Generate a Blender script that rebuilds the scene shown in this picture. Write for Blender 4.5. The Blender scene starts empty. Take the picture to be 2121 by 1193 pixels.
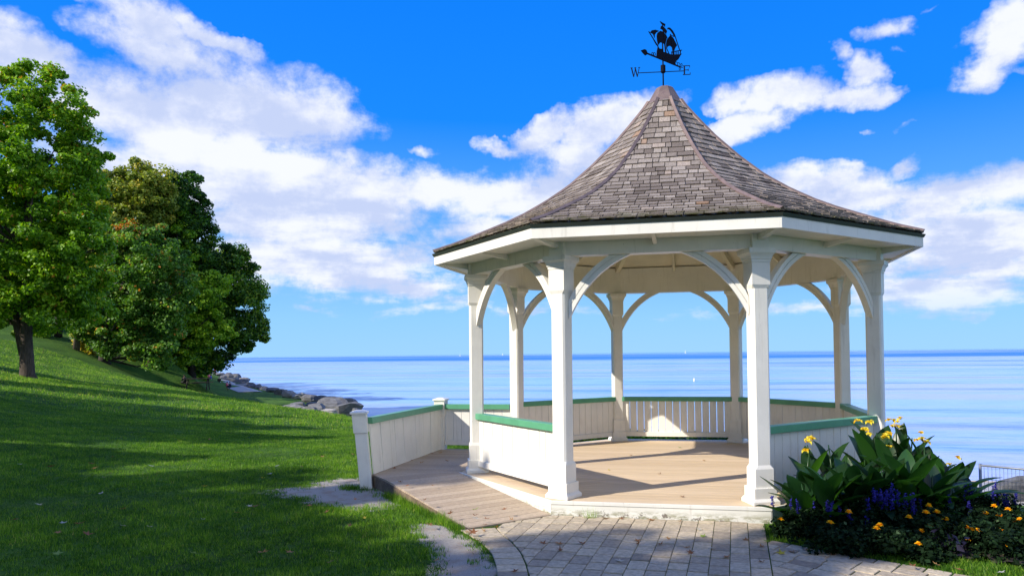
import bpy, math, random
import numpy as np
from math import sin, cos, pi, radians, sqrt
random.seed(7); rng = np.random.default_rng(11)
D = bpy.data; SC = bpy.context.scene; COL = SC.collection

# ------------------------------------------------------------------ camera
CAM = np.array([0.497, -10.404, 1.611])
YAW, PITCH, ROLL = radians(11.2827), radians(1.4734), radians(-0.6361)
FPX, WPX, HPX, SX, SY = 1458.49, 2121.0, 1193.0, 104.8, 98.1
_f = np.array([-sin(YAW)*cos(PITCH), cos(YAW)*cos(PITCH), sin(PITCH)])
_r = np.array([cos(YAW), sin(YAW), 0.0]); _u = np.cross(_r, _f)
_R = _r*cos(ROLL)+_u*sin(ROLL); _U = -_r*sin(ROLL)+_u*cos(ROLL)
from mathutils import Matrix, Vector
cd = D.cameras.new('camera'); cam = D.objects.new('camera', cd); COL.objects.link(cam)
M4 = Matrix.Identity(4)
for i in range(3):
    M4[i][0] = _R[i]; M4[i][1] = _U[i]; M4[i][2] = -_f[i]; M4[i][3] = CAM[i]
cam.matrix_world = M4
cd.sensor_width = 36; cd.lens = FPX/WPX*36; cd.shift_x = -SX/WPX; cd.shift_y = SY/WPX
cd.clip_start = .1; cd.clip_end = 90000
SC.camera = cam

# ------------------------------------------------------------------ sky, sun, exposure
SUN_AZ, SUN_EL = radians(218.5), radians(33.0)
SUN_STRENGTH, SKY_STRENGTH = 5.0, 0.1
SC.view_settings.view_transform = 'Standard'; SC.view_settings.look = 'None'
SC.view_settings.exposure = 0.35; SC.view_settings.gamma = 1.0
SC.view_settings.use_curve_mapping = False
sd_ = np.array([cos(SUN_AZ)*cos(SUN_EL), sin(SUN_AZ)*cos(SUN_EL), sin(SUN_EL)])
sl = D.lights.new('sun', 'SUN'); sl.energy = SUN_STRENGTH; sl.angle = radians(.53); sl.color = (1, .93, .82)
so = D.objects.new('sun', sl); COL.objects.link(so)
so.rotation_euler = Vector(sd_).to_track_quat('Z', 'Y').to_euler(); so.location = (-30, -30, 40)

class NT:
    def __init__(s, nt): s.nt = nt
    def n(s, t, **kw):
        nd = s.nt.nodes.new(t)
        for k, v in kw.items():
            if k.startswith('i_'):
                key = k[2:]; key = int(key) if key.isdigit() else key.replace('_', ' ')
                if isinstance(v, bpy.types.NodeSocket): s.nt.links.new(v, nd.inputs[key])
                else: nd.inputs[key].default_value = v
            else: setattr(nd, k, v)
        return nd
    def link(s, a, b): s.nt.links.new(a, b)
    def m(s, op, a, b=None, c=None, clamp=False):
        nd = s.nt.nodes.new('ShaderNodeMath'); nd.operation = op; nd.use_clamp = clamp
        for i, v in enumerate((a, b, c)):
            if v is None: continue
            if isinstance(v, bpy.types.NodeSocket): s.nt.links.new(v, nd.inputs[i])
            else: nd.inputs[i].default_value = v
        return nd.outputs[0]
    def rng(s, v, a, b, c=0., d=1., smooth=True):
        nd = s.nt.nodes.new('ShaderNodeMapRange'); nd.interpolation_type = 'SMOOTHSTEP' if smooth else 'LINEAR'
        s.nt.links.new(v, nd.inputs[0])
        for i, x in enumerate((a, b, c, d)):
            if isinstance(x, bpy.types.NodeSocket): s.nt.links.new(x, nd.inputs[i+1])
            else: nd.inputs[i+1].default_value = x
        return nd.outputs[0]
    def mix(s, f, a, b, mode='MIX'):
        nd = s.nt.nodes.new('ShaderNodeMix'); nd.data_type = 'RGBA'; nd.blend_type = mode
        for i, v in ((0, f), (6, a), (7, b)):
            if isinstance(v, bpy.types.NodeSocket): s.nt.links.new(v, nd.inputs[i])
            else: nd.inputs[i].default_value = v if i == 0 else (tuple(v)+(1,))[:4]
        return nd.outputs[2]
    def noise(s, vec, scale, detail=4, rough=.55, dist=0.):
        nd = s.nt.nodes.new('ShaderNodeTexNoise'); s.nt.links.new(vec, nd.inputs['Vector'])
        nd.inputs['Scale'].default_value = scale; nd.inputs['Detail'].default_value = detail
        nd.inputs['Roughness'].default_value = rough; nd.inputs['Distortion'].default_value = dist
        return nd.outputs[0]
    def ramp(s, f, stops):
        nd = s.nt.nodes.new('ShaderNodeValToRGB'); s.nt.links.new(f, nd.inputs[0])
        el = nd.color_ramp.elements
        while len(el) < len(stops): el.new(.5)
        for e, (p, c) in zip(el, stops): e.position = p; e.color = tuple(c)+(1,)
        return nd.outputs[0]

def px_azel(px, py):
    d = _f+_R*(px-WPX/2-SX)/FPX-_U*(py-HPX/2-SY)/FPX; d /= np.linalg.norm(d)
    return math.atan2(d[0], d[1]), math.asin(d[2])

W = D.worlds.new('World'); SC.world = W; W.use_nodes = True
W.node_tree.nodes.clear(); T = NT(W.node_tree)
sky = T.n('ShaderNodeTexSky', sky_type='NISHITA', sun_disc=False, sun_elevation=SUN_EL,
          sun_rotation=pi/2-SUN_AZ, altitude=0, air_density=1.0, dust_density=.3, ozone_density=2.0)
tc = T.n('ShaderNodeTexCoord'); dirv = tc.outputs['Generated']
sp = T.n('ShaderNodeSeparateXYZ', i_0=dirv)
az = T.m('ARCTAN2', sp.outputs[0], sp.outputs[1]); el = T.m('ARCSINE', sp.outputs[2])
# small warp so that cloud edges billow
pd = T.m('ADD', T.m('MAXIMUM', sp.outputs[2], 0), .16)
cv = T.n('ShaderNodeCombineXYZ', i_0=T.m('DIVIDE', sp.outputs[0], pd), i_1=T.m('DIVIDE', sp.outputs[1], pd), i_2=.3).outputs[0]
wn = T.n('ShaderNodeTexNoise', i_Vector=dirv, i_Scale=9.0, i_Detail=5, i_Roughness=.6)
ws = T.n('ShaderNodeSeparateColor', i_0=wn.outputs[1])
waz = T.m('ADD', az, T.m('MULTIPLY', T.m('SUBTRACT', ws.outputs[0], .5), .16))
wel = T.m('ADD', el, T.m('MULTIPLY', T.m('SUBTRACT', ws.outputs[1], .5), .07))
wv = T.n('ShaderNodeCombineXYZ', i_0=waz, i_1=wel).outputs[0]
BLOBS = [ # px, py, rx, ry, tilt(deg), weight
 (50,125,150,48,10,1.0),(20,60,60,34,0,.6),(250,25,120,24,10,.6),(330,60,150,52,24,.95),(430,75,90,28,30,.8),(340,110,150,42,10,.95),
 (330,240,220,85,-3,1.1),(520,230,230,80,0,1.1),(640,235,110,48,8,.9),(420,350,260,110,0,1.15),(640,370,220,68,4,1.1),(520,300,120,60,0,1.0),
 (760,400,190,72,8,1.1),(620,450,250,80,0,1.1),(560,540,180,70,0,.9),(700,540,230,80,0,1.1),(900,400,130,60,0,.95),(860,600,150,30,0,.75),(660,640,80,14,0,.4),
 (880,316,50,14,0,.55),(1020,305,60,16,12,.75),(1060,410,170,70,0,1.05),(1130,280,90,36,-20,.95),(1230,270,110,60,-18,1.05),(1330,230,100,40,-12,.85),(1180,340,120,60,0,.9),(1000,480,150,40,0,.75),(1160,420,120,60,0,.85),
 (1530,205,60,28,0,.95),(1640,195,120,42,0,1.08),(1760,195,90,26,5,1.0),(1530,262,95,30,-8,1.0),(1620,240,80,26,0,.8),(1750,110,36,20,30,.7),(1795,140,42,30,30,.85),
 (1826,62,56,18,0,.8),(1850,95,30,8,0,.4),(2080,90,100,54,-25,1.05),(2110,60,60,50,-25,.9),(1925,20,36,8,0,.4),(1800,273,24,7,0,.35),(1895,262,30,8,-10,.35),
 (1680,370,130,36,6,.9),(1800,400,180,46,4,1.0),(1960,410,190,56,0,1.05),(2090,380,80,40,0,1.0),(1880,350,60,18,-24,.7),(1820,490,180,70,6,.95),(2010,500,240,90,0,1.05),(2070,560,110,48,0,.85),(1950,600,200,50,0,.95),(1920,610,190,34,0,.7),
 (60,560,200,120,0,.9),(1000,540,100,30,0,.6),(1350,560,340,30,0,.6),(1700,640,380,22,0,.5),(1000,640,300,18,0,.45)]
field = None
for (px, py, rx, ry, tilt, wgt) in BLOBS:
    a, e = px_azel(px, py)
    mp = T.n('ShaderNodeMapping', vector_type='TEXTURE', i_Vector=wv, i_Location=(a, e, 0), i_Rotation=(0, 0, radians(-tilt)),
             i_Scale=(rx*1.22/FPX, ry*1.22/FPX, 1.))
    g = T.n('ShaderNodeTexGradient', gradient_type='SPHERICAL', i_0=mp.outputs[0])
    v = T.m('MULTIPLY', g.outputs[1], wgt*1.5)
    field = v if field is None else T.m('SMOOTH_MAX', field, v, .12)
# beyond the frame the same kind of broken cloud goes on
ga = T.m('ADD', T.rng(T.m('ABSOLUTE', T.m('ADD', az, .12)), .66, .95), T.rng(el, .50, .68), clamp=True)
gen = T.rng(T.noise(cv, .8, 3, .5), .44, .62, 0, 1.)
field = T.m('MAXIMUM', field, T.m('MULTIPLY', gen, ga))
fb = T.noise(cv, 3.2, 9, .62, .25)
fb2 = T.noise(dirv, 22., 8, .66, .1)
dens = T.m('ADD', field, T.m('ADD', T.m('MULTIPLY', T.m('SUBTRACT', fb, .5), 1.7), T.m('MULTIPLY', T.m('SUBTRACT', fb2, .5), 1.15)))
dens = T.m('MULTIPLY', dens, T.rng(field, .03, .3))
cl = T.rng(dens, .16, 1.0)
cl = T.m('MULTIPLY', cl, T.rng(el, .0, .10, .35, .97))
core = T.noise(T.n('ShaderNodeVectorMath', operation='ADD', i_0=cv, i_1=(0, .25, .15)).outputs[0], 2.1, 6, .55)
lit = T.rng(T.m('ADD', core, T.m('MULTIPLY', T.m('SUBTRACT', fb2, .5), .35)), .38, .60)
ccol = T.mix(lit, (4.7, 5.4, 7.5), (7.6, 7.8, 8.5))
base = T.ramp(el, [(0.0, (.30, .60, .92)), (.05, (.26, .57, .94)), (.16, (.12, .41, .90)), (.32, (.006, .235, .92)), (.55, (.001, .185, .92))])
sk = T.n('ShaderNodeHueSaturation', i_Saturation=1.25, i_Value=1.0, i_Color=sky.outputs[0])
skc = T.mix(.95, sk.outputs[0], T.mix(1.0, base, (8.9, 8.9, 8.9), 'MULTIPLY'))
out = T.mix(cl, skc, ccol)
bg = T.n('ShaderNodeBackground', i_Color=out, i_Strength=SKY_STRENGTH)
wo = T.n('ShaderNodeOutputWorld', i_Surface=bg.outputs[0])

# ------------------------------------------------------------------ helpers
def dirn(px, py): return _f+_R*(px-WPX/2-SX)/FPX-_U*(py-HPX/2-SY)/FPX
def at(px, py, d): return CAM+dirn(px, py)*d
def atz(px, py, z): q = dirn(px, py); return CAM+q*((z-CAM[2])/q[2])
def gxy(px, d): q = at(px, 733, d); return q[0], q[1]
OFF = {}
def tag(o, label, cat, group=None, kind=None):
    if label: o['label'] = label
    if cat: o['category'] = cat
    if group: o['group'] = group
    if kind: o['kind'] = kind
    return o
def thing(name, label, cat, loc=(0, 0, 0), group=None):
    o = D.objects.new(name, None); COL.objects.link(o); o.location = loc; o.empty_display_size = .2
    OFF[o.name] = np.array(loc, float); return tag(o, label, cat, group)
def link_mesh(name, me, mat, parent=None):
    o = D.objects.new(name, me); COL.objects.link(o)
    if mat is not None and not me.materials: me.materials.append(mat)
    if parent is not None: o.parent = parent
    OFF[o.name] = OFF[parent.name] if parent is not None else np.zeros(3)
    return o
def npmesh(name, V, F, tint=None, smooth=False):
    V = np.asarray(V, float); F = np.asarray(F, int); me = D.meshes.new(name)
    n, k = F.shape
    me.vertices.add(len(V)); me.vertices.foreach_set('co', V.astype(np.float32).ravel())
    me.loops.add(n*k); me.loops.foreach_set('vertex_index', F.astype(np.int32).ravel())
    me.polygons.add(n); me.polygons.foreach_set('loop_start', np.arange(0, n*k, k, dtype=np.int32))
    me.polygons.foreach_set('use_smooth', np.full(n, smooth))
    me.update(calc_edges=True)
    if tint is not None:
        at_ = me.attributes.new('tint', 'FLOAT', 'FACE'); at_.data.foreach_set('value', np.asarray(tint, np.float32))
    return me
class MB:
    def __init__(s): s.v = []; s.f = []; s.t = []
    def add(s, vs, fs, tint=.5):
        b = len(s.v); s.v += [tuple(float(c) for c in v) for v in vs]; s.f += [tuple(b+i for i in f) for f in fs]; s.t += [tint]*len(fs)
    def frame(s, c, X, Y, Z, hx, hy, hz, tint=.5):
        c, X, Y, Z = map(np.array, (c, X, Y, Z)); vs = [c+X*hx*i+Y*hy*j+Z*hz*k for k in (-1, 1) for j in (-1, 1) for i in (-1, 1)]
        s.add(vs, [(0, 2, 3, 1), (4, 5, 7, 6), (0, 1, 5, 4), (2, 6, 7, 3), (0, 4, 6, 2), (1, 3, 7, 5)], tint)
    def box(s, x0, x1, y0, y1, z0, z1, tint=.5):
        s.frame(((x0+x1)/2, (y0+y1)/2, (z0+z1)/2), (1, 0, 0), (0, 1, 0), (0, 0, 1), (x1-x0)/2, (y1-y0)/2, (z1-z0)/2, tint)
    def loft(s, rings, tint=.5, cap=True):
        b = len(s.v); n = len(rings[0]); fs = []; vs = [p for r in rings for p in r]
        for i in range(len(rings)-1):
            for j in range(n): k = (j+1) % n; fs.append((i*n+j, i*n+k, (i+1)*n+k, (i+1)*n+j))
        if cap: fs += [tuple(range(n))[::-1], tuple(range((len(rings)-1)*n, len(rings)*n))]
        s.add(vs, fs, tint)
    def prism(s, poly, z0, z1, tint=.5):  # poly xy ccw; z0,z1 may be functions
        a = [(x, y, z0(x, y) if callable(z0) else z0) for x, y in poly]; b = [(x, y, z1(x, y) if callable(z1) else z1) for x, y in poly]
        s.loft([a, b], tint)
    def tube(s, pts, rad, n=8, tint=.5, cap=True):
        pts = [np.array(p, float) for p in pts]; rings = []
        if not hasattr(rad, '__len__'): rad = [rad]*len(pts)
        for i, p in enumerate(pts):
            d = (pts[min(i+1, len(pts)-1)]-pts[max(i-1, 0)]); d /= (np.linalg.norm(d)+1e-9)
            a = np.cross(d, (0, 0, 1) if abs(d[2]) < .9 else (1, 0, 0)); a /= np.linalg.norm(a); b = np.cross(d, a)
            rings.append([p+rad[i]*(a*cos(2*pi*j/n)+b*sin(2*pi*j/n)) for j in range(n)])
        s.loft(rings, tint, cap)
    def build(s, name, mat, parent=None, smooth=False, bevel=0, kind=None, label=None):
        off = OFF[parent.name] if parent is not None else np.zeros(3)
        me = D.meshes.new(name); me.from_pydata([tuple(np.array(v)-off) for v in s.v], [], s.f)
        a = me.attributes.new('tint', 'FLOAT', 'FACE'); a.data.foreach_set('value', np.array(s.t, np.float32))
        if smooth: me.polygons.foreach_set('use_smooth', [True]*len(me.polygons))
        o = link_mesh(name, me, mat, parent)
        if bevel:
            b = o.modifiers.new('bevel', 'BEVEL'); b.width = bevel; b.segments = 2; b.limit_method = 'ANGLE'; b.angle_limit = radians(40)
        if kind: o['kind'] = kind
        if label: o['label'] = label
        return o
def clip(poly, n, c):  # keep n.x <= c
    outp = []
    for i in range(len(poly)):
        a, b = np.array(poly[i]), np.array(poly[(i+1) % len(poly)]); da, db = n@a-c, n@b-c
        if da <= 0: outp.append(tuple(a))
        if (da < 0 < db) or (db < 0 < da): outp.append(tuple(a+(b-a)*da/(da-db)))
    return outp
def clip_convex(poly, conv):
    for i in range(len(conv)):
        a, b = np.array(conv[i]), np.array(conv[(i+1) % len(conv)]); e = b-a; n = np.array([e[1], -e[0]])
        poly = clip(poly, n, n@a)
        if len(poly) < 3: return []
    return poly
def area(p): return .5*sum(p[i][0]*p[(i+1) % len(p)][1]-p[(i+1) % len(p)][0]*p[i][1] for i in range(len(p))) if len(p) > 2 else 0
def seg_dist(P, A):
    best = np.full(len(P), 1e9); sg = np.zeros(len(P))
    for a, b in zip(A[:-1], A[1:]):
        e = b-a; t = np.clip(((P-a)@e)/(e@e), 0, 1); q = a+t[:, None]*e; d = np.linalg.norm(P-q, axis=1)
        s_ = e[0]*(P-a)[:, 1]-e[1]*(P-a)[:, 0]; m = d < best; best[m] = d[m]; sg[m] = np.sign(s_[m])
    return best*sg

# ------------------------------------------------------------------ materials
def newmat(name):
    m = D.materials.new(name); m.use_nodes = True; m.node_tree.nodes.clear(); return m, NT(m.node_tree)
def finish(m, t, bsdf, disp=None):
    t.n('ShaderNodeOutputMaterial', i_Surface=bsdf); return m
def pos(t): return t.n('ShaderNodeNewGeometry').outputs['Position']
def simple(name, col, rough=.6, var=.12, scale=6, bump=.0, bscale=60, metallic=0., dirt=None, spec=.5):
    m, t = newmat(name); p = pos(t)
    n1 = t.noise(p, scale, 5); c = t.mix(t.rng(n1, .3, .7), tuple(x*(1-var) for x in col), tuple(min(1, x*(1+var)) for x in col))
    if dirt:
        dn = t.noise(p, dirt[1], 7, .7); c = t.mix(t.rng(dn, dirt[2], dirt[2]+.12, 0, dirt[3]), c, dirt[0])
    b = t.n('ShaderNodeBsdfPrincipled', i_Base_Color=c, i_Roughness=rough, i_Metallic=metallic)
    b.inputs['Specular IOR Level'].default_value = spec
    if bump: t.link(t.n('ShaderNodeBump', i_Strength=bump, i_Distance=.01, i_Height=t.noise(p, bscale, 6)).outputs[0], b.inputs['Normal'])
    return finish(m, t, b.outputs[0])
def tinted(name, stops, rough=.8, grain=None, bump=.3, bscale=80, spec=.3, extra=None, gmul=.25):
    m, t = newmat(name); p = pos(t); a = t.n('ShaderNodeAttribute', attribute_name='tint').outputs['Fac']
    c = t.ramp(a, stops)
    gv = t.n('ShaderNodeMapping', i_Vector=p, i_Scale=grain or (20, 20, 20)).outputs[0]
    gn = t.noise(gv, 1.0, 6, .65); c = t.mix(t.rng(gn, .3, .7, 0, gmul), c, (.02, .015, .01))
    if extra: c = extra(t, p, c)
    b = t.n('ShaderNodeBsdfPrincipled', i_Base_Color=c, i_Roughness=rough); b.inputs['Specular IOR Level'].default_value = spec
    t.link(t.n('ShaderNodeBump', i_Strength=bump, i_Distance=.01, i_Height=t.m('ADD', gn, t.noise(p, bscale, 5))).outputs[0], b.inputs['Normal'])
    return finish(m, t, b.outputs[0])
def white_paint(name, col, low=False):
    m, t = newmat(name); p = pos(t); sx = t.n('ShaderNodeSeparateXYZ', i_0=p)
    c = t.mix(t.rng(t.noise(p, 3, 5), .35, .65), col, tuple(x*.93 for x in col))
    sv = t.n('ShaderNodeMapping', i_Vector=p, i_Scale=(14, 14, 1.6)).outputs[0]
    c = t.mix(t.rng(t.noise(sv, 1., 6, .7), .54, .76, 0, .40), c, (.42, .38, .30))       # runs of grime
    sp_ = t.noise(p, 48, 3, .6); c = t.mix(t.rng(sp_, .70, .76, 0, .5), c, (.16, .13, .10))
    if low:  # scuffed, mouldy foot of the skirt boards
        h = t.rng(sx.outputs[2], -.15, -.05, 1, 0); dn = t.noise(t.n('ShaderNodeMapping', i_Vector=p, i_Scale=(5, 5, 16)).outputs[0], 1.6, 7, .7)
        c = t.mix(t.m('MULTIPLY', h, t.rng(dn, .42, .6)), c, (.28, .27, .17))
        c = t.mix(t.rng(t.m('ADD', t.noise(p, 9, 7, .75), t.m('MULTIPLY', h, .1)), .66, .70, 0, .8), c, (.10, .07, .05))
    b = t.n('ShaderNodeBsdfPrincipled', i_Base_Color=c, i_Roughness=.45); b.inputs['Specular IOR Level'].default_value = .4
    t.link(t.n('ShaderNodeBump', i_Strength=.12, i_Distance=.01, i_Height=t.noise(sv, 3., 5)).outputs[0], b.inputs['Normal'])
    return finish(m, t, b.outputs[0])
WHITE = white_paint('white_paint', (.84, .81, .73)); SKIRT = white_paint('skirt_paint', (.74, .73, .66), True)
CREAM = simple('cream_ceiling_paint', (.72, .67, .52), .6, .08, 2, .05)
GREEN = simple('green_rail_paint', (.10, .33, .18), .38, .10, 4, .06, 40, dirt=((.5, .55, .45), 30, .70, .5))
GREEND = simple('green_drip_paint', (.035, .045, .037), .5)
COPPER = simple('weathered_copper', (.19, .135, .115), .55, .18, 7, .05, 40, .25, dirt=((.13, .08, .08), 9, .55, .5))
IRON = simple('black_iron', (.003, .004, .012), .8, .1, spec=.15)
BOARD = tinted('tan_composite_board', [(0, (.64, .485, .31)), (.5, (.70, .54, .355)), (1, (.75, .58, .39))], .7, (3, 90, 20), .25, 200, gmul=.18)
BOARDR = tinted('grey_tan_ramp_board', [(0, (.41, .315, .22)), (.5, (.47, .365, .255)), (1, (.52, .41, .295))], .75, (30, 30, 30), .25, 200, gmul=.22)
DARKW = simple('weathered_edge_board', (.17, .12, .08), .8, .3, 9, .3)
def mossy(t, p, c):
    z = t.n('ShaderNodeSeparateXYZ', i_0=p).outputs[2]
    h = t.rng(z, 3.0, 3.22, 1, 0); n = t.noise(p, 7, 6, .7)
    return t.mix(t.m('MULTIPLY', h, t.rng(n, .42, .62, 0, .85)), c, (.075, .08, .018))
SHIN = tinted('cedar_shingle', [(0, (.12, .095, .078)), (.35, (.235, .195, .165)), (.7, (.34, .29, .245)), (.9, (.45, .39, .335)), (1, (.36, .22, .13))], .85, (60, 60, 9), .5, 120, .2, mossy, .45)
PAVE = tinted('grey_paver', [(0, (.34, .28, .21)), (.4, (.54, .45, .325)), (.75, (.62, .52, .37)), (1, (.70, .56, .37))], .88, (24, 24, 24), .55, 160, .25, None, .35)
JOINT = simple('dark_joint_sand', (.05, .045, .035), .95, .4, 30, .6, 90)
STONE = tinted('grey_shore_stone', [(0, (.12, .125, .135)), (.5, (.22, .22, .225)), (1, (.50, .46, .40))], .9, (3, 3, 9), .9, 14, .2, None, .55)
SAND = simple('pale_beach_sand', (.62, .48, .32), .95, .2, 3, .5, 40, dirt=((.3, .2, .1), 5, .62, .6))
CONC = simple('grey_concrete', (.36, .35, .35), .9, .12, 1.2, .25, 60)
BARKD = simple('shaded_grove_bark', (.045, .035, .028), .95, .3, 9, .6, 30)  # bark colour darkened to carry the deep shade under the grove
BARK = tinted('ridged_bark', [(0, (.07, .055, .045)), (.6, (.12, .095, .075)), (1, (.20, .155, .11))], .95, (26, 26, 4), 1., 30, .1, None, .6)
GALV = simple('galvanised_wire', (.22, .24, .27), .5, .1, 9, 0, 40, .6)
SOIL = simple('dark_bed_soil', (.030, .022, .015), .95, .4, 12, .8, 40)

def leafmat(name, stops, trans=.32, rough=.5, spec=.3, tr_gain=1.6):
    m, t = newmat(name); a = t.n('ShaderNodeAttribute', attribute_name='tint').outputs['Fac']; c = t.ramp(a, stops)
    b = t.n('ShaderNodeBsdfPrincipled', i_Base_Color=c, i_Roughness=rough); b.inputs['Specular IOR Level'].default_value = spec
    tr = t.n('ShaderNodeBsdfTranslucent', i_Color=t.mix(1., c, (tr_gain, tr_gain*1.05, .55), 'MULTIPLY'))
    mx = t.n('ShaderNodeMixShader', i_0=trans, i_1=b.outputs[0], i_2=tr.outputs[0])
    return finish(m, t, mx.outputs[0])
L_MAPLE = leafmat('maple_leaf', [(0, (.04, .12, .004)), (.45, (.16, .33, .008)), (.8, (.34, .52, .02)), (.93, (.42, .42, .03)), (1, (.46, .20, .03))])
L_YELLOW = leafmat('yellowing_leaf', [(0, (.05, .09, .010)), (.4, (.19, .25, .025)), (.8, (.38, .40, .05)), (1, (.55, .40, .05))])
L_DARK = leafmat('dark_leaf', [(0, (.010, .035, .004)), (.5, (.040, .115, .010)), (.85, (.14, .28, .02)), (1, (.32, .42, .03))], .35)
L_MID = leafmat('mid_green_leaf', [(0, (.02, .07, .008)), (.5, (.10, .23, .022)), (.9, (.28, .44, .06)), (1, (.62, .22, .03))])
L_BRIGHT = leafmat('bright_green_leaf', [(0, (.02, .08, .006)), (.5, (.13, .29, .010)), (1, (.42, .58, .03))])
L_GRASS = leafmat('grass_blade', [(0, (.010, .045, .006)), (.4, (.07, .185, .014)), (.8, (.26, .44, .04)), (.93, (.38, .50, .07)), (1, (.50, .42, .16))], .4, .45, .3, 1.5)
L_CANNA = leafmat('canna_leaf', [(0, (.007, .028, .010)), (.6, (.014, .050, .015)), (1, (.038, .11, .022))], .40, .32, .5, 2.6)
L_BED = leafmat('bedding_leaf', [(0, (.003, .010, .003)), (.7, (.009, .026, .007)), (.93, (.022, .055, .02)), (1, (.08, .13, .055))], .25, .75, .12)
L_YFL = leafmat('yellow_petal', [(0, (.85, .48, .01)), (.4, (.92, .72, .04)), (1, (.95, .82, .10))], .4, .5, .3, 1.1)
L_MARI = leafmat('marigold_petal', [(0, (.95, .42, .005)), (1, (1., .66, .02))], .2, .6, .2, 1.3)
L_BLUE = leafmat('blue_spike_petal', [(0, (.016, .012, .14)), (1, (.05, .045, .42))], .25, .6, .3, 1.1)
L_PURP = leafmat('purple_leaf', [(0, (.006, .005, .012)), (1, (.018, .014, .035))], .15)
L_FALL = leafmat('fallen_leaf', [(0, (.13, .06, .025)), (.25, (.30, .12, .05)), (.5, (.40, .22, .09)), (.72, (.50, .40, .05)), (.86, (.20, .28, .05)), (1, (.48, .45, .40))], .2, .7)

# ------------------------------------------------------------------ land form
WATER_Z = -3.3; G0 = -.157
SHORE = np.array([gxy(-500, 1400), gxy(60, 900), gxy(330, 460), gxy(440, 250), gxy(490, 160), gxy(545, 112), gxy(610, 88), gxy(680, 71), gxy(745, 59), gxy(800, 51),
                  gxy(1000, 38), gxy(1500, 28.5), gxy(2121, 26), gxy(2700, 28), (60, 8), (140, -60)])
ctl = []
for (px, py, d) in [(0, 1000, 9.2), (0, 900, 13), (0, 850, 16.5), (60, 782, 26), (0, 745, 32), (0, 717, 38), (0, 701, 45), (100, 706, 45), (180, 733, 45), (250, 765, 47),
                    (340, 795, 44), (400, 807, 37), (450, 817, 33), (520, 829, 29.5), (575, 841, 27.5), (500, 850, 23), (620, 865, 21.5), (657, 851, 26.5), (748, 864, 27), (750, 975, 10.8), (600, 900, 17.2), (600, 1000, 9.6),
                    (400, 900, 15.4), (400, 850, 22), (250, 850, 20), (250, 1000, 9.3), (200, 800, 30), (420, 1193, 5.6),
                    (2080, 1107, 9.3), (2080, 1100, 11.5), (2100, 1095, 14), (2300, 1110, 9.5), (1990, 1090, 9.4), (2300, 1190, 7), (1880, 1050, 9.6)]:
    ctl.append(at(px, py, d))
for (x, y) in [(-3, -8), (3, -8), (0, -14), (-1, -4), (2, -4), (-4.6, -1.5), (-4.6, 1), (2, 0), (0, 0), (-2, 2), (2.6, -2.2), (-5, -6), (6, -8), (3.6, -3.6), (0, -3), (1, 2)]: ctl.append((x, y, G0))
ctl += [(*gxy(400, 49), -1.5), (*gxy(470, 44), -1.9), (*gxy(540, 39), -2.2), (*gxy(610, 36), -2.3), (*gxy(700, 34.5), -2.3), (*gxy(800, 31), -2.), (-24, -16, 3.), (-12, -22, 1.), (-45, 0, 6.5), (0, -40, .1), (22, -25, -.2), (-2, 5, -.4), (2, 5, -.5), (-40, 40, 4.5), (-28, 55, 3.2), (-60, 90, 4), (-14, -6, .8), (-60, -40, 7), (-6, 4, -.25), (20, -5, -1.5)]
ctl = np.array(ctl)
def _k(r): return r
Kmat = _k(np.linalg.norm(ctl[:, None, :2]-ctl[None, :, :2], axis=2)); nC = len(ctl)
Pm = np.c_[np.ones(nC), ctl[:, :2]]
Amat = np.block([[Kmat-np.eye(nC)*.15, Pm], [Pm.T, np.zeros((3, 3))]])
wts = np.linalg.solve(Amat, np.r_[ctl[:, 2], 0, 0, 0])
def ground_np(P):
    P = np.asarray(P, float); K = _k(np.linalg.norm(P[:, None, :]-ctl[None, :, :2], axis=2))
    z = K@wts[:nC]+wts[nC]+P@wts[nC+1:]
    z = np.clip(z, -2.9, 12)
    # flat pad round the gazebo, the ramp and the pavers
    dpad = np.maximum(np.maximum(-4.3-P[:, 0], P[:, 0]-2.6), np.maximum(-9-P[:, 1], P[:, 1]-2.4))
    w = np.clip(dpad/2.2, 0, 1); w = w*w*(3-2*w); z = G0*(1-w)+z*w
    sdv = -seg_dist(P, SHORE)  # positive inland
    prof = np.interp(sdv, [-60, -6, 0, 4, 9, 9.5, 40], [-12, -5, -3.35, -2.64, -2.6, -2.5, 25])
    return np.minimum(z, prof), sdv
def ground(x, y): return float(ground_np([(x, y)])[0][0])

gx = np.unique(np.r_[-900, -600, -400, -280, np.arange(-200, -60, 8), np.arange(-60, -30, 2.5), np.arange(-30, -8, .7), np.arange(-8, 8, .25), np.arange(8, 30, 1), np.arange(30, 160, 8)])
gy = np.unique(np.r_[-120, -90, -60, np.arange(-45, -14, 3), np.arange(-14, 10, .25), np.arange(10, 40, .7), np.arange(40, 100, 2.), np.arange(100, 220, 6), np.arange(220, 900, 40), 1100, 1500])
GX, GY = np.meshgrid(gx, gy); PP = np.c_[GX.ravel(), GY.ravel()]
zz = np.concatenate([ground_np(PP[i:i+20000])[0] for i in range(0, len(PP), 20000)])
zz += np.where(np.hypot(PP[:, 0], PP[:, 1]) < 40, .012*np.sin(PP[:, 0]*1.7+1.3*np.sin(PP[:, 1]))*np.sin(PP[:, 1]*1.3), 0)*(np.abs(PP[:, 0]+1.0) > 4.0)
nx = len(gx); idx = (np.arange(len(gy)-1)[:, None]*nx+np.arange(nx-1)[None, :]).ravel()
lawn_me = npmesh('lawn', np.c_[PP, zz-.012], np.c_[idx, idx+1, idx+nx+1, idx+nx], smooth=True)

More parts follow.
